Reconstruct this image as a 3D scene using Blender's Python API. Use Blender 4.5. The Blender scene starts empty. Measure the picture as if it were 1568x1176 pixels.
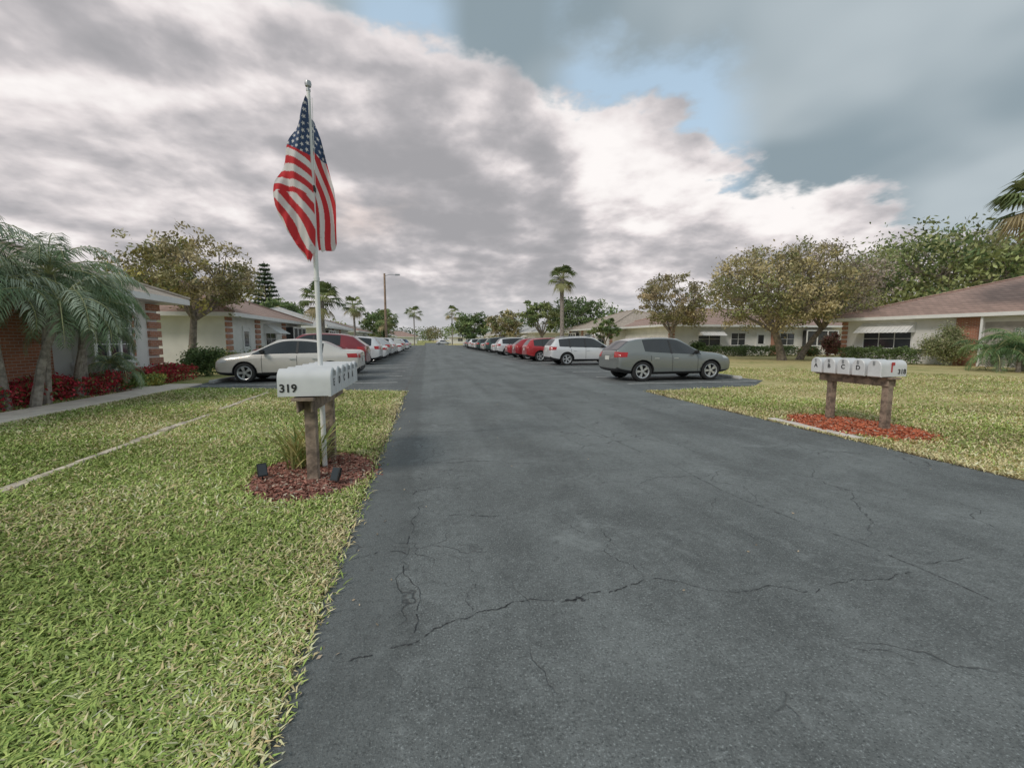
import bpy, bmesh, math, random
import numpy as np
from mathutils import Vector, Matrix
from mathutils.bvhtree import BVHTree
random.seed(7); rng=np.random.default_rng(11)
scene=bpy.context.scene
COL=scene.collection
R=math.radians

# ---------------------------------------------------------------- materials
def newmat(name):
    m=bpy.data.materials.new(name); m.use_nodes=True
    nt=m.node_tree; b=nt.nodes['Principled BSDF']
    return m,nt,b
def N(nt,t,**k):
    n=nt.nodes.new(t)
    for a,v in k.items(): setattr(n,a,v)
    return n
def L(nt,a,b): nt.links.new(a,b)
def mixc(nt,fac,a,b,blend='MIX'):
    n=N(nt,'ShaderNodeMix',data_type='RGBA',blend_type=blend)
    for s,v in ((n.inputs[0],fac),(n.inputs[6],a),(n.inputs[7],b)):
        if isinstance(v,(int,float)): s.default_value=v
        elif isinstance(v,(tuple,list)): s.default_value=(*v[:3],1)
        else: L(nt,v,s)
    return n.outputs[2]
def ma(nt,op,a,b=0.0,c=None,clamp=False):
    n=N(nt,'ShaderNodeMath',operation=op); n.use_clamp=clamp
    for i,v in enumerate((a,b,c)):
        if v is None: continue
        if isinstance(v,(int,float)): n.inputs[i].default_value=v
        else: L(nt,v,n.inputs[i])
    return n.outputs[0]
def ss(nt,x,a,b):
    n=N(nt,'ShaderNodeMapRange',interpolation_type='SMOOTHSTEP')
    L(nt,x,n.inputs[0]); n.inputs[1].default_value=a; n.inputs[2].default_value=b
    return n.outputs[0]
def noise(nt,vec,scale,detail=4,rough=.55,dist=0):
    n=N(nt,'ShaderNodeTexNoise'); n.inputs['Scale'].default_value=scale
    n.inputs['Detail'].default_value=detail; n.inputs['Roughness'].default_value=rough
    n.inputs['Distortion'].default_value=dist
    if vec is not None: L(nt,vec,n.inputs['Vector'])
    return n.outputs[0]
def mat(name,col,rough=.6,metal=0,var=.12,vscale=3,bump=0,bscale=60,coat=0,spec=.5):
    m,nt,b=newmat(name)
    b.inputs['Roughness'].default_value=rough; b.inputs['Metallic'].default_value=metal
    b.inputs['Specular IOR Level'].default_value=spec
    b.inputs['Coat Weight'].default_value=coat; b.inputs['Coat Roughness'].default_value=.05
    tc=N(nt,'ShaderNodeTexCoord')
    n=noise(nt,tc.outputs['Object'],vscale,2,.6)
    f=ss(nt,n,.3,.7)
    L(nt,mixc(nt,f,[c*(1-var) for c in col],[min(1,c*(1+var)) for c in col]),b.inputs['Base Color'])
    if bump:
        bp=N(nt,'ShaderNodeBump'); bp.inputs['Strength'].default_value=bump; bp.inputs['Distance'].default_value=.01
        L(nt,noise(nt,tc.outputs['Object'],bscale,2),bp.inputs['Height']); L(nt,bp.outputs[0],b.inputs['Normal'])
    return m
def leafmat(name,rough=.55,trans=.25):
    m,nt,b=newmat(name)
    at=N(nt,'ShaderNodeAttribute',attribute_name='Col')
    L(nt,at.outputs['Color'],b.inputs['Base Color']); b.inputs['Roughness'].default_value=rough
    b.inputs['Specular IOR Level'].default_value=.3
    if trans:
        tr=N(nt,'ShaderNodeBsdfTranslucent'); L(nt,at.outputs['Color'],tr.inputs[0])
        mx=N(nt,'ShaderNodeMixShader'); mx.inputs[0].default_value=trans
        L(nt,b.outputs[0],mx.inputs[1]); L(nt,tr.outputs[0],mx.inputs[2])
        L(nt,mx.outputs[0],nt.nodes['Material Output'].inputs[0])
    return m
def diffmat(name):
    m=bpy.data.materials.new(name); m.use_nodes=True; nt=m.node_tree; nt.nodes.clear()
    at=N(nt,'ShaderNodeAttribute',attribute_name='Col'); d=N(nt,'ShaderNodeBsdfDiffuse'); o=N(nt,'ShaderNodeOutputMaterial')
    L(nt,at.outputs['Color'],d.inputs[0]); L(nt,d.outputs[0],o.inputs[0]); return m
M_leaf=leafmat('foliage',.6,.2); M_grass=diffmat('grass_blades'); M_mulch=diffmat('bark_mulch')
M_cloth=leafmat('flag_cloth',.8,.25)
M_bark=mat('bark',(.25,.21,.175),.9,var=.35,vscale=6,bump=.8,bscale=25)
M_palmtrunk=mat('palm_trunk',(.30,.265,.23),.9,var=.35,vscale=9,bump=.9,bscale=20)
M_white=mat('white_paint',(.80,.80,.79),.45,var=.04)
M_stucco=mat('white_stucco',(.78,.77,.745),.85,var=.06,vscale=1.2,bump=.3,bscale=90)
M_trim=mat('white_trim',(.80,.80,.79),.5,var=.03)
M_glass=mat('window_glass',(.04,.045,.05),.08,var=.3,vscale=1,spec=.8)
M_dark=mat('dark_screen',(.05,.052,.055),.6,var=.3)
M_conc=mat('concrete',(.80,.70,.61),.9,var=.10,vscale=2.5,bump=.4,bscale=70)
M_edging=mat('weathered_edging',(.60,.52,.42),.95,var=.35,vscale=4,bump=.6,bscale=50)
M_wood=mat('weathered_wood',(.26,.20,.155),.85,var=.45,vscale=9,bump=.7,bscale=40)
M_mbox=mat('mailbox_enamel',(.68,.69,.70),.35,var=.06,vscale=5,spec=.5)
M_letter=mat('black_letter',(.02,.02,.02),.5,var=0)
M_redp=mat('red_plastic',(.50,.04,.04),.4,var=.05)
M_black=mat('black_plastic',(.02,.02,.022),.5,var=.1)
M_steel=mat('galvanised_steel',(.45,.46,.47),.4,.7,var=.1)
M_line=mat('road_paint',(.66,.66,.64),.8,var=.25,vscale=8)
M_crack=mat('crack_fill',(.045,.047,.05),.9,var=.4,vscale=20)
M_curb=mat('wheel_stop_concrete',(.58,.57,.55),.9,var=.2)

def brickmat(name,c1,c2,mortar,scale,row,w,ms,bump=.5):
    m,nt,b=newmat(name); tc=N(nt,'ShaderNodeTexCoord')
    sp=N(nt,'ShaderNodeSeparateXYZ'); L(nt,tc.outputs['Object'],sp.inputs[0])
    cb=N(nt,'ShaderNodeCombineXYZ'); L(nt,ma(nt,'ADD',sp.outputs[0],sp.outputs[1]),cb.inputs[0]); L(nt,sp.outputs[2],cb.inputs[1])
    br=N(nt,'ShaderNodeTexBrick'); L(nt,cb.outputs[0],br.inputs['Vector'])
    br.inputs['Color1'].default_value=(*c1,1); br.inputs['Color2'].default_value=(*c2,1); br.inputs['Mortar'].default_value=(*mortar,1)
    br.inputs['Scale'].default_value=scale; br.inputs['Row Height'].default_value=row; br.inputs['Brick Width'].default_value=w
    br.inputs['Mortar Size'].default_value=ms
    n=noise(nt,tc.outputs['Object'],2.2,3)
    L(nt,mixc(nt,.35,br.outputs[0],mixc(nt,n,(.4,.4,.4),(1,1,1)),'OVERLAY'),b.inputs['Base Color'])
    b.inputs['Roughness'].default_value=.9
    bp=N(nt,'ShaderNodeBump'); bp.inputs['Strength'].default_value=bump; bp.inputs['Distance'].default_value=.01
    L(nt,br.outputs[1],bp.inputs['Height']); bp.invert=True; L(nt,bp.outputs[0],b.inputs['Normal'])
    return m
M_brick=brickmat('terracotta_brick',(.44,.185,.11),(.35,.14,.085),(.45,.36,.30),1,.075,.22,.008)
M_roofA=brickmat('shingles_tan',(.46,.39,.33),(.38,.32,.27),(.26,.22,.18),1,.14,.33,.010)
M_roofB=brickmat('shingles_brown',(.42,.285,.24),(.32,.22,.185),(.19,.14,.12),1,.14,.33,.010)
M_roofC=brickmat('shingles_grey',(.50,.49,.48),(.44,.43,.42),(.30,.29,.28),1,.14,.33,.010)

# ---------------------------------------------------------------- mesh helpers
def link(o,parent=None):
    COL.objects.link(o)
    if parent is not None: o.parent=parent
    return o
def empty(name,loc=(0,0,0),rz=0,s=1):
    e=bpy.data.objects.new(name,None); e.empty_display_size=.3
    e.location=loc; e.rotation_euler=(0,0,rz); e.scale=(s,s,s) if isinstance(s,(int,float)) else s
    COL.objects.link(e); return e
def fast(name,V,F,m,cols=None,parent=None,loc=(0,0,0),smooth=False):
    V=np.asarray(V,np.float32); F=np.asarray(F,np.int32); k=F.shape[1]
    me=bpy.data.meshes.new(name)
    me.vertices.add(len(V)); me.vertices.foreach_set('co',V.ravel())
    me.loops.add(F.size); me.loops.foreach_set('vertex_index',F.ravel())
    me.polygons.add(len(F)); me.polygons.foreach_set('loop_start',np.arange(0,F.size,k,dtype=np.int32))
    me.update(calc_edges=True)
    if cols is not None:
        a=me.color_attributes.new('Col','FLOAT_COLOR','POINT')
        c=np.ones((len(V),4),np.float32); c[:,:3]=np.minimum(cols,.85); a.data.foreach_set('color',c.ravel())
    if smooth: me.polygons.foreach_set('use_smooth',np.ones(len(F),bool))
    me.materials.append(m)
    o=bpy.data.objects.new(name,me); o.location=loc
    return link(o,parent)
class MB:
    def __init__(s): s.v=[];s.f=[];s.m=[];s.mats=[]
    def mi(s,m):
        if m not in s.mats: s.mats.append(m)
        return s.mats.index(m)
    def add(s,vs,fs,m):
        o=len(s.v); s.v+= [tuple(v) for v in vs]; i=s.mi(m)
        for f in fs: s.f.append([a+o for a in f]); s.m.append(i)
    def box(s,x0,x1,y0,y1,z0,z1,m,T=None):
        vs=[(x,y,z) for z in (z0,z1) for x,y in ((x0,y0),(x1,y0),(x1,y1),(x0,y1))]
        if T is not None: vs=[T@Vector(v) for v in vs]
        s.add(vs,[(3,2,1,0),(4,5,6,7),(0,1,5,4),(1,2,6,5),(2,3,7,6),(3,0,4,7)],m)
    def tube(s,P,rad,m,n=8,cap=True):
        P=[Vector(p) for p in P]; vs=[];fs=[]
        for i,p in enumerate(P):
            d=(P[min(i+1,len(P)-1)]-P[max(i-1,0)]); d=d.normalized() if d.length>1e-9 else Vector((0,0,1))
            a=d.cross(Vector((0,0,1)) if abs(d.z)<.95 else Vector((1,0,0))).normalized(); b=d.cross(a)
            for k in range(n):
                t=2*math.pi*k/n; vs.append(p+(a*math.cos(t)+b*math.sin(t))*rad[i])
        for i in range(len(P)-1):
            for k in range(n):
                k2=(k+1)%n; fs.append((i*n+k,i*n+k2,(i+1)*n+k2,(i+1)*n+k))
        if cap: fs.append(tuple(range(n))[::-1]); fs.append(tuple((len(P)-1)*n+k for k in range(n)))
        s.add(vs,fs,m)
    def lathe(s,prof,m,n=24,T=None,axis='y'):
        vs=[];fs=[]
        for r,h in prof:
            for k in range(n):
                t=2*math.pi*k/n
                v=Vector((r*math.cos(t),h,r*math.sin(t))) if axis=='y' else Vector((r*math.cos(t),r*math.sin(t),h))
                vs.append(T@v if T is not None else v)
        for i in range(len(prof)-1):
            for k in range(n):
                k2=(k+1)%n; fs.append((i*n+k,i*n+k2,(i+1)*n+k2,(i+1)*n+k))
        s.add(vs,fs,m)
    def build(s,name,parent=None,loc=(0,0,0),rz=0,smooth=False,bevel=0,angle=40):
        me=bpy.data.meshes.new(name); me.from_pydata(s.v,[],s.f)
        for m in s.mats: me.materials.append(m)
        me.polygons.foreach_set('material_index',s.m)
        if smooth: me.polygons.foreach_set('use_smooth',[True]*len(s.f))
        me.update()
        o=bpy.data.objects.new(name,me); o.location=loc; o.rotation_euler=(0,0,rz); link(o,parent)
        if smooth:
            try: me.set_sharp_from_angle(angle=R(angle))
            except Exception: pass
        if bevel:
            b=o.modifiers.new('b','BEVEL'); b.width=bevel; b.segments=2; b.limit_method='ANGLE'
        return o
def poly(name,pts,z,m,parent=None):
    me=bpy.data.meshes.new(name); me.from_pydata([(x,y,z) for x,y in pts],[],[tuple(range(len(pts)))])
    me.materials.append(m); return link(bpy.data.objects.new(name,me),parent)

# ---------------------------------------------------------------- ground
def groundmat():
    m,nt,b=newmat('lawn_soil'); tc=N(nt,'ShaderNodeTexCoord'); v=tc.outputs['Object']
    n1=noise(nt,v,.35,3,.6); n2=noise(nt,v,3.0,4,.65); n3=noise(nt,v,40,2,.7)
    g=mixc(nt,ss(nt,n3,.3,.7),(.17,.22,.065),(.38,.41,.15))
    s=mixc(nt,ss(nt,n3,.3,.7),(.46,.38,.18),(.70,.61,.32))
    sp=N(nt,'ShaderNodeSeparateXYZ'); L(nt,v,sp.inputs[0])
    right=ss(nt,sp.outputs[0],2,7)
    f=ma(nt,'ADD',ma(nt,'MULTIPLY',n1,.9),ma(nt,'MULTIPLY',n2,.8)); f=ma(nt,'ADD',f,ma(nt,'MULTIPLY',right,.16))
    c=mixc(nt,ss(nt,f,.72,1.08),g,s)
    d1=ma(nt,'ABSOLUTE',ma(nt,'ADD',sp.outputs[0],.64)); d2=ma(nt,'ABSOLUTE',ma(nt,'SUBTRACT',sp.outputs[0],6.02))
    d=ma(nt,'MINIMUM',d1,d2); d=ma(nt,'ADD',d,ma(nt,'MULTIPLY',n2,-.08))
    c=mixc(nt,ss(nt,d,.07,.0),c,(.15,.11,.08))
    L(nt,c,b.inputs['Base Color']); b.inputs['Roughness'].default_value=.95; b.inputs['Specular IOR Level'].default_value=.1
    bp=N(nt,'ShaderNodeBump'); bp.inputs['Strength'].default_value=.5; bp.inputs['Distance'].default_value=.03
    L(nt,n3,bp.inputs['Height']); L(nt,bp.outputs[0],b.inputs['Normal'])
    return m
M_ground=groundmat()
poly('ground',[(-1500,-60),(1500,-60),(1500,3000),(-1500,3000)],0,M_ground)

def asphalt(name,base,edge=True):
    m,nt,b=newmat(name); tc=N(nt,'ShaderNodeTexCoord'); v=tc.outputs['Object']
    sp=N(nt,'ShaderNodeSeparateXYZ'); L(nt,v,sp.inputs[0])
    n1=noise(nt,v,.55,3,.6,.5); n2=noise(nt,v,2.6,5,.7,.3); n3=noise(nt,v,85,2,.8); n4=noise(nt,v,20,3,.75)
    mp=N(nt,'ShaderNodeMapping'); mp.inputs['Scale'].default_value=(1.7,.12,1); L(nt,v,mp.inputs[0])
    st=noise(nt,mp.outputs[0],1,2,.6)
    k=ma(nt,'ADD',ma(nt,'MULTIPLY',n1,.6),ma(nt,'ADD',ma(nt,'MULTIPLY',n2,.45),ma(nt,'MULTIPLY',st,.45)))
    c=mixc(nt,ss(nt,k,.52,.98),[x*.66 for x in base],[x*1.30 for x in base])
    c=mixc(nt,ma(nt,'MULTIPLY',ss(nt,n4,.52,.70),.40),c,[x*1.65 for x in base])
    c=mixc(nt,ma(nt,'MULTIPLY',ss(nt,n4,.48,.30),.50),c,[x*.48 for x in base])
    c=mixc(nt,ma(nt,'MULTIPLY',ss(nt,n3,.56,.70),.65),c,[x*2.6 for x in base])
    c=mixc(nt,ma(nt,'MULTIPLY',ss(nt,n3,.46,.30),.75),c,[x*.25 for x in base])
    n5=noise(nt,v,1.1,6,.8,.8); c=mixc(nt,ma(nt,'MULTIPLY',ss(nt,n5,.55,.68),.42),c,[x*1.85 for x in base])
    if edge:
        e=ma(nt,'ADD',sp.outputs[0],ma(nt,'MULTIPLY',n2,.40)); c=mixc(nt,ma(nt,'MULTIPLY',ss(nt,e,.10,.0),.40),c,[x*.52 for x in base])
        e2=ma(nt,'ADD',sp.outputs[0],ma(nt,'MULTIPLY',n2,.1)); c=mixc(nt,ma(nt,'MULTIPLY',ss(nt,e2,-.50,-.6),.5),c,(.12,.095,.075))
    w=N(nt,'ShaderNodeVectorMath',operation='ADD'); nn=N(nt,'ShaderNodeTexNoise'); nn.inputs['Scale'].default_value=1.8; nn.inputs['Detail'].default_value=4
    L(nt,v,nn.inputs['Vector']); sc=N(nt,'ShaderNodeVectorMath',operation='SCALE'); sc.inputs[3].default_value=.7; L(nt,nn.outputs['Color'],sc.inputs[0])
    L(nt,v,w.inputs[0]); L(nt,sc.outputs[0],w.inputs[1])
    vo=N(nt,'ShaderNodeTexVoronoi',feature='DISTANCE_TO_EDGE'); vo.inputs['Scale'].default_value=.9; L(nt,w.outputs[0],vo.inputs['Vector'])
    cr=ma(nt,'MULTIPLY',ss(nt,vo.outputs[0],.007,.001),ss(nt,n1,.47,.58))
    c=mixc(nt,ma(nt,'MULTIPLY',cr,.6),c,(.035,.035,.037))
    # faint sealed seams: slightly raised pale ridges
    L(nt,c,b.inputs['Base Color']); b.inputs['Specular IOR Level'].default_value=.3
    L(nt,ma(nt,'ADD',ma(nt,'MULTIPLY',n2,.25),.60),b.inputs['Roughness'])
    bp=N(nt,'ShaderNodeBump'); bp.inputs['Strength'].default_value=.8; bp.inputs['Distance'].default_value=.008
    L(nt,ma(nt,'ADD',ma(nt,'ADD',n3,n4),ma(nt,'MULTIPLY',cr,-1.0)),bp.inputs['Height']); L(nt,bp.outputs[0],b.inputs['Normal'])
    return m
M_road=asphalt('asphalt',(.176,.190,.188)); M_lot=asphalt('parking_asphalt',(.150,.160,.160),False)
def wob(y,s): return .022*math.sin(y*3.1+s)+.016*math.sin(y*7.7+2*s)+.01*math.sin(y*17+s)
ys=[-6+i*.12 for i in range(230)]+[22,40,80,140,230]
pts=[(-.62+(wob(y,1) if y<22 else 0),y) for y in ys]+[(6.0+(wob(y,5) if y<22 else 0),y) for y in reversed(ys)]
V=[];F=[];n=len(ys)
for i,y in enumerate(ys):
    V+= [(pts[i][0],y,.012),(pts[2*n-1-i][0],y,.012)]
F=[(2*i,2*i+1,2*i+3,2*i+2) for i in range(n-1)]
fast('road',V,F,M_road)
poly('parking_lot',[(-.5,12.6),(-.5,128),(-7.4,128),(-7.4,15.0)],.007,M_lot)
poly('parking_lot',[(5.9,128),(5.9,11.3),(10.2,12.0),(11.9,13.6),(11.9,128)],.007,M_lot)
mb=MB()
def stripe(mb,x0,y0,x1,y1,w,z,m=None):
    d=Vector((x1-x0,y1-y0,0)).normalized(); p=Vector((-d.y,d.x,0))*w/2
    a=Vector((x0,y0,z)); b=Vector((x1,y1,z)); mb.add([a-p,b-p,b+p,a+p],[(0,1,2,3)],m or M_line)
for i in range(38):
    y=18.0-2.75+i*2.75
    stripe(mb,-7.0,y,-1.0,y,.10,.0175)
    y=16.6-3.3+i*2.75
    stripe(mb,6.5,y,11.4,y,.10,.0175)
mb.build('bay_markings')
mb=MB()
for i in range(34):
    y=16.9+i*2.75; mb.box(-7.15,-7.0,y-.85,y+.85,.008,.12,M_curb)
    y=15.0+i*2.75; mb.box(11.35,11.5,y-.85,y+.85,.008,.12,M_curb)
mb.build('wheel_stops',bevel=.02)
mb=MB()
for i in range(12):
    y=-1+i*1.4; mb.box(-8.15,-7.22,y,y+1.385,-.02,.05,M_conc)
mb.box(-9.0,-8.16,14.2,15.2,-.02,.044,M_conc)
mb.build('sidewalk',bevel=.008)
def edx(y): return -3.82-.04*y
mb=MB(); y=0.
while y<13.2:
    l=random.uniform(.3,1.0); xo=edx(y+l/2)+random.uniform(-.012,.012); w=random.uniform(.04,.085)
    if random.random()>.10: mb.box(xo-w,xo+w,y,y+l-.012,-.02,random.uniform(.018,.036),M_edging)
    y+=l
mb.build('lawn_edging',bevel=.008)
# cracks
def jag(P,depth,amp):
    P=[Vector((p[0],p[1],0)) for p in P]
    for _ in range(depth):
        Q=[P[0]]
        for a,b in zip(P,P[1:]):
            d=b-a; m=(a+b)/2+Vector((-d.y,d.x,0))*random.uniform(-amp,amp); Q+=[m,b]
        P=Q
    return P
mb=MB()
def crack(P,w,depth=4,amp=.2,z=.0155,gap=.25):
    P=jag(P,depth,amp); n=len(P); vs=[];fs=[]
    on=True
    for i,p in enumerate(P):
        d=(P[min(i+1,n-1)]-P[max(i-1,0)]).normalized(); q=Vector((-d.y,d.x,0))
        ww=w*.75*random.uniform(.15,1.2)*(1 if 2<i<n-3 else .3)
        vs+=[p-q*ww/2+Vector((0,0,z)),p+q*ww/2+Vector((0,0,z))]
    for i in range(n-1):
        if random.random()<.25: on=random.random()>gap
        if on: fs.append((2*i,2*i+1,2*i+3,2*i+2))
    mb.add(vs,fs,M_crack)
crack([(-.40,1.93),(-.13,1.99),(.06,2.10),(.34,2.17),(.744,2.18),(1.08,2.225),(1.256,2.296)],.010,5,.16,gap=.1)
crack([(1.256,2.296),(1.62,2.10),(2.15,1.97),(2.9,2.05),(4.1,1.9)],.007,5,.12)
crack([(1.256,2.296),(1.18,2.6),(1.3,3.1)],.005,4)
crack([(.70,2.16),(.80,2.20),(.86,2.16)],.026,3,.4,gap=0)
crack([(2.45,10.5),(2.55,8.5),(2.64,5.6),(2.76,3.64),(3.01,2.42),(3.1,1.5)],.009,6,.035,gap=.15)
crack([(-.12,2.0),(-.1,2.5),(-.16,3.0),(-.15,3.43),(-.02,4.0)],.008,4,.12)
crack([(-.27,5.0),(.2,5.05),(.79,5.0)],.012,4,.1)
crack([(-.15,3.43),(.1,3.5),(.5,3.4),(.85,3.5)],.010,4,.12)
crack([(-.18,4.0),(-.12,4.15),(.1,4.2),(.3,4.12)],.012,4,.12)
crack([(1.0,3.3),(1.15,2.95),(1.2,2.7)],.006,4)
crack([(1.9,1.6),(2.1,1.5),(2.15,1.42)],.007,3)
crack([(-.5,2.9),(-.3,2.95),(-.12,2.85)],.008,3)
crack([(-.3,1.2),(-.1,1.25),(.2,1.1)],.006,3)
crack([(.1,2.9),(.25,2.4),(.2,2.15)],.004,4)
for _ in range(34):
    x=random.uniform(0,5.8); y=random.uniform(1.5,15); a=random.uniform(0,math.pi); l=random.uniform(.12,.7)
    crack([(x,y),(min(5.9,x+l*math.cos(a)),y+l*math.sin(a))],random.uniform(.003,.007),4,.25)
for yy in (6.9,9.2,12.5,16): crack([(-.4,yy),(2,yy+.1),(4,yy-.05),(5.8,yy+.1)],.014,5,.10)
mb.build('road_cracks')

# ---------------------------------------------------------------- grass blades
def patch_noise(x,y):
    return (np.sin(x*1.3+1.7*np.sin(y*.9))+np.sin(y*1.9+x*.7+2)+.7*np.sin(x*4.1+1.3*np.sin(y*3.3))+.6*np.sin(y*5.7-x*2.9))/3.3
def in_bedL(x,y,k=1.): return ((x+1.22)/(.62*k))**2+((y-4.92)/(.86*k))**2<1
def in_bedR(x,y,k=1.): return ((x-7.05)/(.80*k))**2+((y-6.0)/(1.15*k))**2<1
def blades(name,X,Y,dist,right):
    n=len(X)
    sc=1+dist/9
    h=rng.uniform(.016,.043,n)*np.minimum(sc,1.7); w=rng.uniform(.0022,.0042,n)*sc*1.25
    a=rng.uniform(0,2*np.pi,n); lean=rng.uniform(.2,1.5,n)*h*1.25
    dx=np.cos(a);dy=np.sin(a)
    px,py=-dy,dx
    B=np.stack([X,Y,np.zeros(n)],1)
    mid=np.stack([X+dx*lean*.45,Y+dy*lean*.45,h*.65],1); tip=np.stack([X+dx*lean,Y+dy*lean,h*rng.uniform(.55,1.,n)],1)
    P=np.stack([px,py,np.zeros(n)],1)*w[:,None]
    V=np.stack([B,mid-P,tip,mid+P],1).reshape(-1,3)
    F=np.arange(4*n).reshape(n,4)
    pn=patch_noise(X,Y)
    pr=.20+.36*pn+ (.32 if right else 0)
    pr=pr+np.clip(.35-(np.abs(X+.62) if not right else np.abs(X-6)),0,.35)*1.2+(0 if right else np.clip((Y-5)/16,0,.3))
    straw=rng.random(n)<np.clip(pr,.10,.92)
    g=np.array([.27,.38,.10]); g2=np.array([.50,.58,.20]); s=np.array([.84,.76,.47]); s2=np.array([.64,.52,.28])
    t=rng.random((n,1)); c=np.where(straw[:,None],s*t+s2*(1-t),g*t+g2*(1-t))*rng.uniform(.72,1.25,(n,1))
    c*=(1+.20*np.sin(X*.9+Y*1.4)[:,None]*np.sin(Y*.8-X*.6)[:,None])
    C=np.repeat(c,4,0)
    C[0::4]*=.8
    fast(name,V,F,M_grass,C)
def boundL(x): return 12.6+(-.62-x)*(15.0-12.6)/6.8
r1=np.exp(rng.uniform(np.log(.9),np.log(15),190000)); r2=rng.uniform(.9,16,150000)
r=np.concatenate([r1,r2]); th=rng.uniform(R(-62),R(1),len(r))
X=r*np.sin(th);Y=r*np.cos(th)
k=(X<-.60+.035*rng.standard_normal(len(X)))&(X>-16)&(Y<boundL(X)-.05)
k&=~((X<-7.19)&(X>-8.18)); k&=~((np.abs(X-edx(Y))<.08)&(rng.random(len(X))<.9)); k&=~in_bedL(X,Y,1+.05*rng.standard_normal(len(X)))
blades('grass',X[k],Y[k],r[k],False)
r=np.concatenate([rng.uniform(6,13,80000),rng.uniform(6,26,60000)]); th=rng.uniform(R(22),R(75),len(r))
X=r*np.sin(th);Y=r*np.cos(th)
k=(X>6.0+.03*rng.standard_normal(len(X)))&((Y<11.3+np.clip(X-6,0,4.3)*.17)|(X>12.0))&~in_bedR(X,Y,1+.06*rng.standard_normal(len(X)))&~((X>10.2)&(X<12)&(Y>12+(X-10.2)))
k&=~((X<6.32)&(X>6.08)&(Y>5.1)&(Y<6.9))
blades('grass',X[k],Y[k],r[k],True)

# ---------------------------------------------------------------- mulch beds
def mulch(name,cx,cy,rx,ry,n,cA,cB):
    a=rng.uniform(0,2*np.pi,n); q=np.sqrt(rng.random(n))*(1+.09*rng.standard_normal(n))
    X=cx+rx*q*np.cos(a);Y=cy+ry*q*np.sin(a)
    h=.035*(1-q**2).clip(0)+rng.uniform(.006,.018,n)
    ang=rng.uniform(0,np.pi,n); l=rng.uniform(.012,.035,n);w=rng.uniform(.004,.010,n); t=rng.uniform(-.012,.012,n)
    d=np.stack([np.cos(ang)*l,np.sin(ang)*l,t],1); p=np.stack([-np.sin(ang)*w,np.cos(ang)*w,rng.uniform(-.006,.006,n)],1)
    C=np.stack([X,Y,h],1)
    V=np.stack([C-d-p,C+d-p,C+d+p,C-d+p],1).reshape(-1,3)
    t=rng.random((n,1)); c=(np.array(cA)*t+np.array(cB)*(1-t))*rng.uniform(.6,1.3,(n,1))
    pale=rng.random(n)<.12; c[pale]=np.array([.60,.50,.40])*rng.uniform(.7,1.1,(pale.sum(),1))
    o=fast(name,V,np.arange(4*n).reshape(n,4),M_mulch,np.repeat(c,4,0))
    k=36; vs=[(cx,cy,.03)]+[(cx+rx*.95*math.cos(2*math.pi*i/k),cy+ry*.95*math.sin(2*math.pi*i/k),.004) for i in range(k)]
    b=MB(); b.add(vs,[(0,1+i,1+(i+1)%k) for i in range(k)],mat(name+'_soil',[x*.5 for x in cA],.95)); b.build('soil',parent=o)
mulch('mulch_bed',-1.22,4.92,.62,.86,9000,(.46,.22,.17),(.32,.16,.13))
mulch('mulch_bed',7.05,6.0,.80,1.15,9000,(.70,.22,.12),(.50,.17,.10))
mb=MB()
M_stone=mat('pale_stone',(.70,.64,.58),.9,var=.15,vscale=5,bump=.5)
for i in range(5):
    mb.box(-.17,.17,-.08,.08,0,.022+.004*(i%3),M_stone,Matrix.Translation((6.18+.03*(i%2)+.03*abs(i-2),6.72-.365*i,0))@Matrix.Rotation(1.57+random.uniform(-.16,.16),4,'Z'))
mb.build('stone_edging',bevel=.012)

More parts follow.
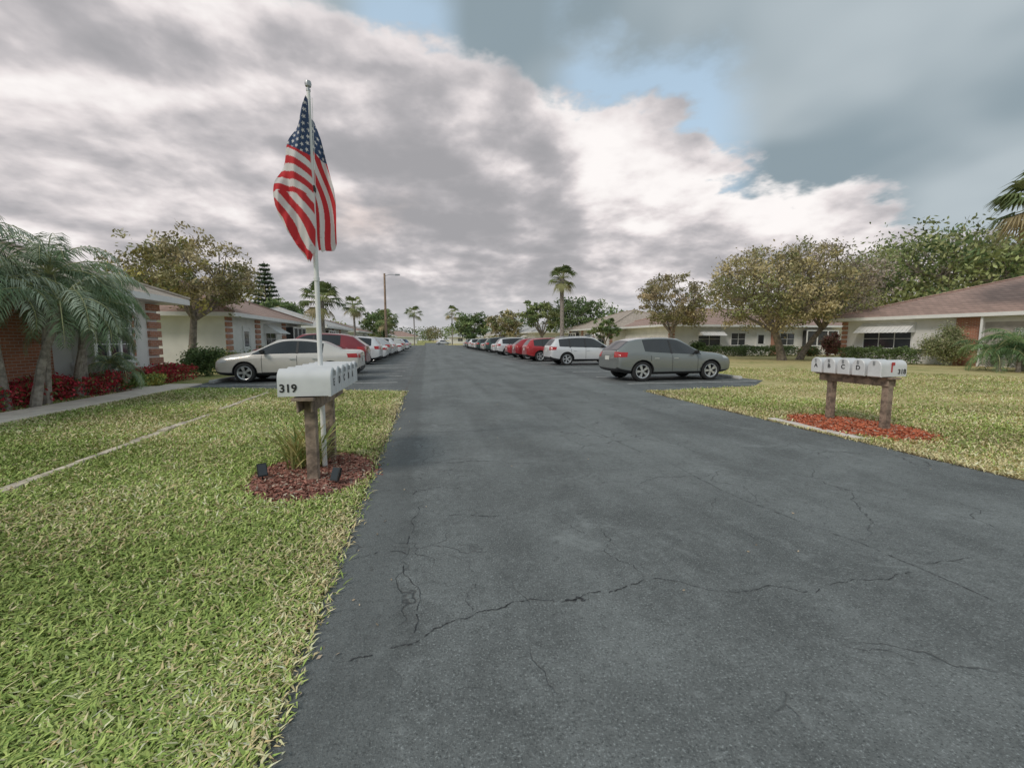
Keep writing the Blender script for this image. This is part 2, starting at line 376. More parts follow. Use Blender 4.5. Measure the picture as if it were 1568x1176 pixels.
# ---------------------------------------------------------------- mailboxes
def text(s,loc,rot,size,parent,name):
    c=bpy.data.curves.new(name,'FONT'); c.body=s; c.size=size; c.extrude=.0012; c.offset=size*.025
    c.align_x='CENTER'; c.align_y='CENTER'
    o=bpy.data.objects.new(name,c); o.location=loc; o.rotation_euler=rot; c.materials.append(M_letter); link(o,parent)
def mailcluster(y0,nbox,pitch,side,cx,zb,posts,num,letters,Lh,hw,nx):
    e=empty('mailbox_cluster',(cx,y0,0))
    mb=MB()
    for p in posts: mb.box(-.052,.052,p-.052,p+.052,-.1,zb-.035,M_wood)
    mb.box(-.10,.10,-.14,nbox*pitch-.10,zb-.034,zb-.004,M_wood)
    mb.box(-.075,-.053,-.08,nbox*pitch-.16,zb-.15,zb-.036,M_wood)
    mb.box(.053,.075,-.08,nbox*pitch-.16,zb-.15,zb-.036,M_wood)
    mb.build('posts_and_rail',e,bevel=.006)
    mb=MB()
    hh=.26-hw
    for i in range(nbox):
        yc=i*pitch; prof=[(-hw,0),(hw,0),(hw,hh)]+[(hw*math.cos(t),hh+hw*math.sin(t)) for t in [math.pi*k/12 for k in range(1,12)]]+[(-hw,hh)]
        n=len(prof)
        def ring(x,s=1.): return [(x,yc+a*s,zb+.01+(b-.12)*s+.12) for a,b in prof]
        rings=[ring(-Lh),ring(Lh),ring(Lh+.001,1.05),ring(Lh+.025,1.05),ring(Lh+.034,.97)]
        if side<0: rings=[[(-x,y,z) for x,y,z in r] for r in rings]
        vs=sum(rings,[]); fs=[]
        for k in range(4):
            for j in range(n):
                j2=(j+1)%n; fs.append((k*n+j,k*n+j2,(k+1)*n+j2,(k+1)*n+j))
        fs.append(tuple(range(n))); fs.append(tuple(4*n+j for j in range(n)))
        mb.add(vs,fs,M_mbox)
        xe=side*(Lh+.034)
        mb.box(min(xe,xe+side*.02),max(xe,xe+side*.02),yc-.012,yc+.012,zb+.20,zb+.25,M_steel)
        if side<0 or i>0:
            fl=M_redp if side<0 else M_steel
            mb.box(side*.06-.010,side*.06+.010,yc-hw-.008,yc-hw-.003,zb+.08,zb+.23,fl)
            mb.box(side*.06-.010,side*.06+.05,yc-hw-.009,yc-hw-.002,zb+.19,zb+.235,fl)
    mb.build('boxes',e,smooth=True,angle=35)
    text(num,(nx,-hw-.003,zb+.085),(R(90),0,0),.105,e,'house_number')
    for i,l in enumerate(letters):
        text(l,(side*(Lh+.036),(nbox-1-i)*pitch if side<0 else (i)*pitch,zb+.13),(R(90),0,R(90)*side),.10,e,'letter')
    return e
mailcluster(4.50,6,.27,+1,-1.16,.91,[.14,.98],'319','EDCBA',.225,.105,-.13)
mailcluster(5.62,5,.262,-1,7.19,.87,[-.02,.95],'318','ABCD',.235,.102,.14)

def straps(name,x,y,n,Lm,cols,spread=.08,w=.012,up=.9,parent=None,z0=0):
    V=[];F=[];C=[]
    for i in range(n):
        a=random.uniform(0,6.283); l=Lm*random.uniform(.5,1.1); el=random.uniform(.85,1.5)*up; bx=x+random.uniform(-spread,spread);by=y+random.uniform(-spread,spread)
        p=Vector((bx,by,z0)); c=np.array(random.choice(cols))*random.uniform(.7,1.25); k=7; o=len(V)
        for j in range(k):
            t=j/(k-1); ww=w*(math.sin(math.pi*(.15+.85*t)))+.001
            q=Vector((-math.sin(a),math.cos(a),0))*ww
            V+= [tuple(p-q),tuple(p+q)]; C+=[c,c]
            d=Vector((math.cos(a)*math.cos(el),math.sin(a)*math.cos(el),math.sin(el))); p=p+d*l/(k-1); el-=random.uniform(.08,.32)
        F+=[(o+2*j,o+2*j+1,o+2*j+3,o+2*j+2) for j in range(k-1)]
    return fast(name,V,F,M_leaf,np.array(C),parent)
straps('lily_plant',-1.36,5.15,170,.78,[(.36,.42,.14),(.62,.57,.24),(.26,.34,.12),(.70,.62,.30)],.17,.010,1.03)
def spot(x,y,rz):
    e=empty('garden_spotlight',(x,y,0),rz); mb=MB()
    mb.tube([(0,0,0),(0,0,.07)],[.008,.008],M_black)
    T=Matrix.Translation((0,0,.125))@Matrix.Rotation(R(-25),4,'X')
    mb.box(-.045,.045,-.016,.016,-.065,.07,M_black,T); mb.box(-.038,.038,-.020,-.0165,-.055,.06,M_glass,T)
    mb.lathe([(0,.05),(.03,.045),(.034,.02),(.02,.016)],M_black,12,T)
    mb.build('lamp_head',e,bevel=.004)
spot(-1.68,4.75,.5); spot(-.91,4.46,-.5)

# ---------------------------------------------------------------- flagpole & flag
fp=empty('flagpole',(-1.145,5.06,0))
mb=MB(); mb.tube([(0,0,0),(0,0,2.1),(0,0,4.0)],[.027,.025,.018],M_white,14)
mb.tube([(0,0,2.08),(0,0,2.12)],[.031,.031],M_white,14)
mb.lathe([(0,3.99),(.022,3.995),(.022,4.015),(.012,4.02),(.012,4.03),(.028,4.04),(.034,4.065),(.028,4.09),(0,4.10)],M_steel,16,axis='z')
mb.tube([(0,0,3.0),(0,0,3.06)],[.032,.032],M_black,12); mb.tube([(.03,-.01,3.04),(.034,-.01,3.93)],[.003,.003],M_white,5)
mb.build('pole',fp,smooth=True)
RED=np.array([.64,.05,.06]);WHT=np.array([.80,.77,.77]);BLU=np.array([.055,.09,.18])
def prof(tab,z):
    tab=sorted(tab); zs=[a for a,b in tab]; vs=[b for a,b in tab]; return float(np.interp(z,zs,vs))
Lout=[(3.90,-.01),(3.82,-.05),(3.57,-.15),(3.26,-.27),(3.05,-.34),(2.92,-.375),(2.84,-.375),(2.59,-.25),(2.42,-.16),(2.27,-.075)]
Lin=[(3.90,.0),(3.3,.0),(3.0,.015),(2.6,.02),(2.42,.01),(2.27,-.045)]
Rout=[(3.76,.012),(3.58,.075),(3.4,.12),(3.26,.155),(3.05,.205),(2.92,.22),(2.75,.22),(2.5,.20),(2.43,.165),(2.40,.10)]
Rin=[(3.76,.0),(3.0,.0),(2.6,.01),(2.40,.03)]
def star(cx,cz,x,z,r=.021):
    dx=x-cx;dz=z-cz; rr=math.hypot(dx,dz); a=math.atan2(dz,dx)-math.pi/2
    k=(a/(2*math.pi/5))%1; k=abs(k-.5)*2
    return rr<r*(.42+.58*k**1.6)
def lobe(outer,inner,z0,z1,colf,foldf,na=70,nb=230):
    V=[];F=[];C=[]
    for j in range(nb+1):
        z=z0+(z1-z0)*j/nb; a0=prof(inner,z);a1=prof(outer,z)
        for i in range(na+1):
            t=i/na; x=a0+(a1-a0)*t; V.append((x,foldf(t,x,z),z+.012*math.sin(t*9)*(1 if j>nb*.9 else .3))); C.append(colf(x,z,t))
    for j in range(nb):
        for i in range(na):
            a=j*(na+1)+i; F.append((a,a+1,a+na+2,a+na+1))
    return V,F,C
def colL(x,z,t):
    if z>3.38-.35*(x+.1):
        u=(x*1.25+z*.35); v=z-.5*x
        gi=round(v/.062); gj=round((u-(gi%2)*.033)/.066)
        cu=gj*.066+(gi%2)*.033; cv=gi*.062
        return WHT if star(cu,cv,u,v,.024) else BLU
    zz=2.93+.5*(x+.375)*.25+.03*math.sin(x*20)
    if z>zz: q=(3.40-z)-.30*x-1.5*(x+.18)**2
    else:   q=(x+.375)*.85+(z-2.93)*.52+.35+.02*math.sin(z*11)
    return RED if (q/.145)%1<.5 else WHT
def colR(x,z,t):
    if z>3.30-.9*x+.13:
        u=x*1.6+z*.2; v=z+.4*x; gi=round(v/.062); gj=round((u-(gi%2)*.033)/.066)
        return WHT if star(gj*.066+(gi%2)*.033,gi*.062,u,v,.022) else BLU
    q=x*1.15+z*.20+.04*math.sin(z*6)
    return RED if (q/.105)%1<.52 else WHT
fL=lambda t,x,z: -.035-.07*math.sin(t*3.1)-.075*math.sin(x*26+z*5.5)*t*(min(1,(3.95-z)))-.02*math.sin(x*55-z*9)*t
fR=lambda t,x,z: .02+.07*math.sin(x*34+z*3.5)*t+.07*t
v1,f1,c1=lobe(Lout,Lin,3.90,2.27,colL,fL); v2,f2,c2=lobe(Rout,Rin,3.76,2.40,colR,fR)
o=len(v1); V=v1+v2; F=f1+[tuple(a+o for a in f) for f in f2]; C=c1+c2
fo=fast('american_flag',V,F,M_cloth,np.array(C),fp,smooth=True)

# ---------------------------------------------------------------- street lamp
e=empty('street_lamp',(-4.7,53.7,0)); mb=MB()
M_lamp=mat('lamp_pole_wood',(.36,.25,.18),.8,var=.2)
mb.tube([(0,0,0),(0,0,9.2)],[.16,.11],M_lamp,10); mb.tube([(0,0,8.9),(.6,0,9.1),(1.3,0,9.1)],[.04,.035,.03],M_steel,8)
mb.box(1.2,1.75,-.14,.14,9.02,9.16,M_steel); mb.build('pole_and_arm',e,smooth=True)

# ---------------------------------------------------------------- trees
def leafquads(P,size,cols):
    n=len(P); a=rng.standard_normal((n,3)); a/=np.linalg.norm(a,axis=1)[:,None]
    b=rng.standard_normal((n,3)); b=np.cross(a,b); b/=np.linalg.norm(b,axis=1)[:,None]
    s=size*rng.uniform(.6,1.3,n)
    A=a*s[:,None];B=b*(s*.45)[:,None]
    V=np.stack([P-A,P-B,P+A,P+B],1).reshape(-1,3)
    return V,np.arange(4*n).reshape(n,4),np.repeat(cols,4,0)
def tree(name,x,y,h,cw,cbase,nl,pal,seed,tr=.2,leaf=.13,clumps=60,forks=6,lean=(0,0),dens=.55,trunkh=None):
    rnd=random.Random(seed); e=empty(name,(x,y,0)); mb=MB()
    th=trunkh or cbase*.85
    top=Vector((lean[0],lean[1],th))
    mb.tube([(0,0,-.1),(lean[0]*.25,lean[1]*.25,th*.3),(lean[0]*.6,lean[1]*.6,th*.65),top],[tr*1.35,tr,tr*.9,tr*.8],M_bark,9)
    rc0=cw*.062*(1.3 if dens>.6 else 1)
    cwi=cw-rc0*3.0; hi=h-rc0*1.3
    cz=(hi+cbase)/2; rz=(hi-cbase)/2
    cl=[]
    for i in range(clumps):
        for _ in range(60):
            a=rnd.uniform(0,6.283); u=rnd.uniform(-.9,1); rr=rnd.uniform(.45,1)**.6
            s=math.sqrt(1-u*u)
            p=Vector((lean[0]+math.cos(a)*s*rr*cwi/2*(1+.12*math.sin(3*a+seed)),lean[1]+math.sin(a)*s*rr*cwi/2,cz+u*rz*rr*(1+.08*math.sin(2*a+seed))))
            if all((p-q[0]).length>cw*.065 for q in cl): break
        cl.append((p,rnd.uniform(.6,1.35)))
    forkpts=[]
    for i in range(forks):
        a=6.283*i/forks+rnd.uniform(-.4,.4); q=Vector((lean[0]+math.cos(a)*cwi*.22,lean[1]+math.sin(a)*cwi*.22,cbase+(hi-cbase)*rnd.uniform(.15,.5)))
        m=(top+q)/2+Vector((rnd.uniform(-.2,.2),rnd.uniform(-.2,.2),-.1)); mb.tube([top-Vector((0,0,.15)),m,q],[tr*.6,tr*.45,tr*.32],M_bark,7); forkpts.append(q)
    for p,s in cl:
        q=min(forkpts,key=lambda f:(f-p).length)
        m=(p+q)/2+Vector((rnd.uniform(-.3,.3),rnd.uniform(-.3,.3),rnd.uniform(-.1,.3)))*cw*.05
        mb.tube([q,m,p],[tr*.22,tr*.13,tr*.05],M_bark,5)
        for _ in range(4):
            t=p+Vector((rnd.gauss(0,1),rnd.gauss(0,1),rnd.gauss(.2,.8)))*cw*.055; mb.tube([m.lerp(p,.5),p.lerp(t,.5)+Vector((0,0,.05)),t],[tr*.07,tr*.05,tr*.02],M_bark,4)
    mb.build('trunk_and_limbs',e,smooth=True)
    per=nl//clumps; P=[];C=[]
    for p,s in cl:
        rc=rc0*s
        n=int(per*s); k=max(3,int(7*s))
        sub=np.array(p)+np.clip(rng.standard_normal((k,3)),-1.6,1.6)*rc*np.array([1,1,.6]); idx=rng.integers(0,k,n)
        q=sub[idx]+rng.standard_normal((n,3))*rc*.38*np.array([1,1,.7])
        base=np.array(pal[rnd.randrange(len(pal))])*rnd.uniform(.7,1.25)
        sb=rng.uniform(.75,1.2,(k,1))[idx]
        P.append(q); C.append(base*sb*rng.uniform(.65,1.35,(n,1)))
    V,F,Cc=leafquads(np.concatenate(P),leaf,np.concatenate(C))
    fast('crown',V,F,M_leaf,Cc,e)
    return e
OL=[(.44,.38,.20),(.36,.33,.17),(.52,.44,.25),(.27,.29,.13)]
GR=[(.18,.25,.10),(.24,.31,.12),(.13,.19,.08),(.30,.34,.14)]
YG=[(.50,.45,.15),(.37,.39,.15),(.60,.50,.17)]
GY=[(.58,.49,.42),(.44,.39,.29),(.64,.55,.47),(.34,.33,.22)]
tree('oak_tree',-11.0,23.2,6.5,6.8,3.0,10000,OL+YG[:1],3,.17,.095,64,7,lean=(.25,0))
tree('oak_tree',25.3,27.2,8.6,11.5,2.3,23000,OL,5,.26,.105,100,8,lean=(-.8,0),trunkh=2.2)
tree('oak_tree',27.4,27.9,9.3,9.0,2.9,7500,GY,8,.2,.10,72,7,lean=(1.6,-.3),trunkh=2.4)
tree('oak_tree',19.6,32.5,7.2,6.6,2.5,9500,[(.38,.33,.19),(.30,.28,.14),(.46,.37,.23)],9,.16,.105,54,6)
tree('broadleaf_tree',60,41,15.5,27,5,20000,GR+[(.34,.36,.17),(.27,.31,.13)],12,.5,.27,85,8,dens=.8)
tree('broadleaf_tree',50,46,9,15,3,7000,YG[1:2]+OL,14,.3,.25,50,6,dens=.8)
tree('broadleaf_tree',15.5,58,7.2,7,2.5,4000,GR,15,.2,.2,36,6)
tree('broadleaf_tree',22,62,8.5,9,2.5,5500,GR[:1]+GR[2:3],16,.2,.2,40,6,dens=.8)
tree('broadleaf_tree',19,44.5,4.2,3.6,1.6,2500,GR,17,.12,.14,25,4)
tree('broadleaf_tree',-23,52,8.2,9,2.5,5500,YG,18,.25,.2,40,6,dens=.8)
tree('broadleaf_tree',-17,56,6.8,7,2.5,4500,YG[:1]+GR,19,.25,.2,36,6,dens=.8)
tree('broadleaf_tree',-16,35,5.4,5,1.8,4000,OL+GR[:2],20,.2,.15,36,5,dens=.8)
tree('broadleaf_tree',9.5,95,8.0,9,2,3500,GR,22,.25,.3,36,5,dens=.8)
tree('broadleaf_tree',14,80,7.5,8,2,3500,OL,23,.25,.25,36,5,dens=.8)
tree('broadleaf_tree',-9,88,7.5,8,2,3000,GR,24,.25,.3,30,5,dens=.8)

def pine(x,y,h,w):
    e=empty('norfolk_pine_tree',(x,y,0)); mb=MB(); mb.tube([(0,0,0),(0,0,h)],[.18,.03],M_bark,7)
    P=[];C=[]
    z=1.6
    while z<h-.2:
        rr=w/2*(1-(z-1.6)/(h-1.2))**.8; nb=6
        for k in range(nb):
            a=6.283*k/nb+z*2.1; q=Vector((math.cos(a)*rr,math.sin(a)*rr,z+rr*.12)); mb.tube([(0,0,z),q],[.04,.01],M_bark,4)
            n=int(60*rr)+10; t=rng.random(n)**.7
            pts=np.array([[q.x,q.y,0]])*t[:,None]; pts[:,2]=z+t*rr*.12; pts+=rng.standard_normal((n,3))*np.array([.12,.12,.07]); P.append(pts)
            C.append(np.array([.10,.14,.075])*rng.uniform(.6,1.4,(n,1)))
        z+=.55
    mb.build('trunk',e); V,F,Cc=leafquads(np.concatenate(P),.16,np.concatenate(C)); fast('crown',V,F,M_leaf,Cc,e)
pine(-20.3,62,11.5,5.4)

M_palmrach=mat('palm_rachis',(.40,.41,.20),.6)
def featherpalm(x,y,stems,seed,cols,nf=20,Lf=2.2,name='areca_palm'):
    rnd=random.Random(seed); e=empty(name,(x,y,0)); mb=MB(); V=[];F=[];C=[]
    for sx,sy,sh,lx,ly in stems:
        mb.tube([(sx,sy,-.05),(sx+lx*.3,sy+ly*.3,sh*.4),(sx+lx*.75,sy+ly*.75,sh*.8),(sx+lx,sy+ly,sh)],[.10,.075,.07,.06],M_palmtrunk,8)
        top=Vector((sx+lx,sy+ly,sh))
        for i in range(nf):
            a=6.283*i*.382+rnd.uniform(-.3,.3); el=R(rnd.uniform(5,84)); l=Lf*rnd.uniform(.75,1.1)
            p=top.copy(); pts=[p.copy()]; k=16; els=[el]
            for j in range(k):
                d=Vector((math.cos(a)*math.cos(el),math.sin(a)*math.cos(el),math.sin(el))); p=p+d*l/k; pts.append(p.copy()); el-=rnd.uniform(.06,.14)*(1+j/k); els.append(el)
            mb.tube(pts,[.018*(1-.85*j/k) for j in range(k+1)],M_palmrach,4)
            cc=np.array(rnd.choice(cols))*rnd.uniform(.75,1.25)
            sd=Vector((-math.sin(a),math.cos(a),0))
            m=46
            for q in range(m):
                t=.12+.88*q/m; f=t*k; j=min(int(f),k-1); b=pts[j].lerp(pts[j+1],f-j)
                ax=(pts[j+1]-pts[j]).normalized(); ll=.46*math.sin(math.pi*(.12+.80*t))*Lf/2.2
                for s in (-1,1):
                    dr=(sd*s*rnd.uniform(.7,1)+ax*.55+Vector((0,0,rnd.uniform(-.55,.15)))).normalized()
                    mid=b+dr*ll*.5; tip=b+dr*ll*.93+Vector((0,0,-ll*rnd.uniform(.18,.5)))
                    w=ax*.012*Lf/1.6; o=len(V)
                    V+= [tuple(b),tuple(mid-w),tuple(tip),tuple(mid+w)]; F.append((o,o+1,o+2,o+3)); c=cc*rnd.uniform(.75,1.25); C+=[c]*4
    mb.build('stems',e,smooth=True); fast('fronds',V,F,M_leaf,np.array(C),e)
SP=[(.30,.39,.24),(.39,.46,.33),(.19,.27,.15),(.46,.52,.40)]
featherpalm(-8.45,10.6,[(0,0,2.5,-.25,.1),(.25,.3,2.2,.40,.35),(-.2,-.35,3.1,-.25,-.5),(.1,.8,2.9,.1,.3)],31,SP,20,1.95)
featherpalm(-8.7,12.9,[(0,0,2.4,.25,.1),(-.1,.3,2.7,-.1,.4),(.1,-.3,1.8,.45,-.1)],32,SP[:1]+SP[2:],18,1.65)
featherpalm(-8.8,14.0,[(0,0,.8,.1,.0),(.1,.2,.6,.1,.1)],33,SP[2:3]+SP[:1],12,.95,'dwarf_palm')
featherpalm(26.5,15.0,[(0,0,1.1,.1,.1),(.9,-.6,1.0,.2,.1),(.3,-1.4,.9,-.1,0),(-.3,.5,.8,-.2,.1),(.9,.4,1.3,0,0)],34,[(.16,.26,.11),(.22,.33,.13),(.11,.19,.08)],22,1.9,'sago_palm')

def fanpalm(x,y,h,cr,seed,nf=34,name='cabbage_palm',tr=.16):
    rnd=random.Random(seed); e=empty(name,(x,y,0)); mb=MB(); V=[];F=[];C=[]
    mb.tube([(0,0,0),(.05,0,h*.4),(0,.03,h*.8),(0,0,h)],[tr*1.2,tr,tr*.95,tr*1.25],M_palmtrunk,9)
    for i in range(nf):
        a=6.283*i*.382+rnd.uniform(-.2,.2); el=R(rnd.uniform(-55,85)); l=cr*rnd.uniform(.45,.6)
        d=Vector((math.cos(a)*math.cos(el),math.sin(a)*math.cos(el),math.sin(el))); b=Vector((0,0,h))+d*l
        mb.tube([(0,0,h),tuple(b)],[.03,.018],M_palmrach,4)
        sd=Vector((-math.sin(a),math.cos(a),0)); cc=np.array(rnd.choice([(.22,.28,.11),(.29,.32,.13),(.14,.19,.08)] if el>-.4 else [(.42,.35,.20),(.26,.26,.12)]))*rnd.uniform(.8,1.2)
        for q in range(17):
            g=R(-80+160*q/16); dr=d*math.cos(g)+sd*math.sin(g); ll=cr*.55*rnd.uniform(.8,1.05)
            mid=b+dr*ll*.55; tip=b+dr*ll+Vector((0,0,-ll*.45)); w=dr.cross(d.cross(sd)).normalized()*.035*cr/1.4; o=len(V)
            V+= [tuple(b),tuple(mid-w),tuple(tip),tuple(mid+w)]; F.append((o,o+1,o+2,o+3)); C+=[cc*rnd.uniform(.8,1.2)]*4
    mb.build('trunk',e,smooth=True); fast('fronds',V,F,M_leaf,np.array(C),e)
fanpalm(12,38,6.9,1.5,41,38,tr=.19)
fanpalm(-8.1,37,4.5,1.9,42,36); fanpalm(-8.0,52,5.2,1.5,43,28,tr=.12); fanpalm(-6.5,75,4.8,2.2,44,22)
fanpalm(30.3,16.6,8.3,2.4,45,46); fanpalm(-3.5,130,9,3,46,20); fanpalm(8,140,10,3,47,20)

def shrub(name,x,y,rx,ry,h,n,pal,leaf=.05,z0=0.02,box=False):
    if box: P=np.stack([rng.uniform(-rx,rx,n),rng.uniform(-ry,ry,n),z0+h*(1-rng.random(n)**2.2)],1); P+=rng.standard_normal((n,3))*.035; P[:,2]*=(1+.12*np.sin(P[:,1]*3.1+P[:,0]*2)+.08*np.sin(P[:,1]*7))
    else:
        k=26; c=rng.standard_normal((k,3)); c/=np.linalg.norm(c,axis=1)[:,None]; c*=rng.uniform(.35,.85,(k,1)); i=rng.integers(0,k,n)
        P=c[i]+rng.standard_normal((n,3))*.17; P*=np.array([rx,ry,h/2]); P[:,2]=np.maximum(P[:,2]+h/2,z0)
    pl=np.array(pal); cc=pl[rng.integers(0,len(pl),n)]*rng.uniform(.55,1.35,(n,1))
    V,F,C=leafquads(P,leaf,cc); return fast(name,V,F,M_leaf,C,None,(x,y,0))
DG=[(.14,.21,.08),(.21,.28,.12),(.10,.16,.06)]
REDF=[(.70,.07,.10),(.55,.05,.08),(.36,.06,.06),(.20,.26,.09)]
shrub('red_flowering_plants',-8.75,11.6,.5,2.6,.48,8000,REDF,.045,box=True)
shrub('red_flowering_plants',-8.95,16.9,.45,1.5,.5,4500,REDF,.045,box=True)
shrub('green_shrub',-8.6,14.7,.35,.5,.6,2500,[(.34,.46,.15),(.25,.36,.11)],.04)
shrub('green_shrub',-8.4,15.5,.3,.4,.45,1500,[(.34,.46,.15),(.66,.58,.16)],.04)
shrub('green_shrub',-9.0,19.8,.8,.8,1.3,4000,DG,.06)
shrub('green_shrub',-9.2,22.0,1.0,1.0,1.0,3500,DG+YG[:1],.06)
shrub('hedge',-8.9,30,.4,5,.9,5000,DG,.07,box=True)
shrub('hedge',28.4,22.9,.5,2.4,.85,7000,DG,.06,box=True)
shrub('green_shrub',28.9,19.6,1.2,1.25,2.35,13000,[(.26,.31,.14),(.33,.36,.18),(.42,.40,.25)],.055)
shrub('hedge',28,34.6,5.5,.5,.8,7000,DG,.08,box=True)
shrub('green_shrub',34,33.5,1.3,.7,1.0,3000,DG+[(.40,.18,.13)],.08)
shrub('red_leaf_bush',35.8,33,1.2,.8,2.1,4000,[(.24,.09,.08),(.17,.13,.08)],.09)
shrub('green_shrub',22.4,33,.9,.8,1.5,3000,DG,.08)
shrub('hedge',19.2,50,.6,4,1.0,4000,DG,.1,box=True)
shrub('hedge',-8.9,52,.5,6,1.0,4000,DG,.1,box=True)

P=[];C=[]
def dmass(x0,x1,y0,y1,h0,h1,n):
    for i in range(n):
        cx=random.uniform(x0,x1);cy=random.uniform(y0,y1);h=random.uniform(h0,h1);w=h*random.uniform(.5,.9)
        k=420; q=rng.standard_normal((k,3)); q/=np.linalg.norm(q,axis=1)[:,None]; q*=rng.uniform(.5,1.05,(k,1))
        q*=np.array([w,w,h*.42]); q+=np.array([cx,cy,h*.55]); q+=rng.standard_normal((k,3))*.35
        P.append(q); C.append(np.array(random.choice(GR+OL[:2]))*.95*random.uniform(.7,1.2)*rng.uniform(.6,1.3,(k,1)))
dmass(-150,-22,150,230,6,11,34); dmass(26,170,150,230,6,11,36); dmass(-30,30,205,260,6,10,20); dmass(-60,-26,75,140,6,9,12); dmass(34,80,75,140,6,10,14); dmass(75,120,40,90,8,12,10); dmass(-110,-60,40,140,7,11,16)
V,F,Cc=leafquads(np.concatenate(P),.55,np.concatenate(C)); fast('distant_trees',V,F,M_leaf,Cc)

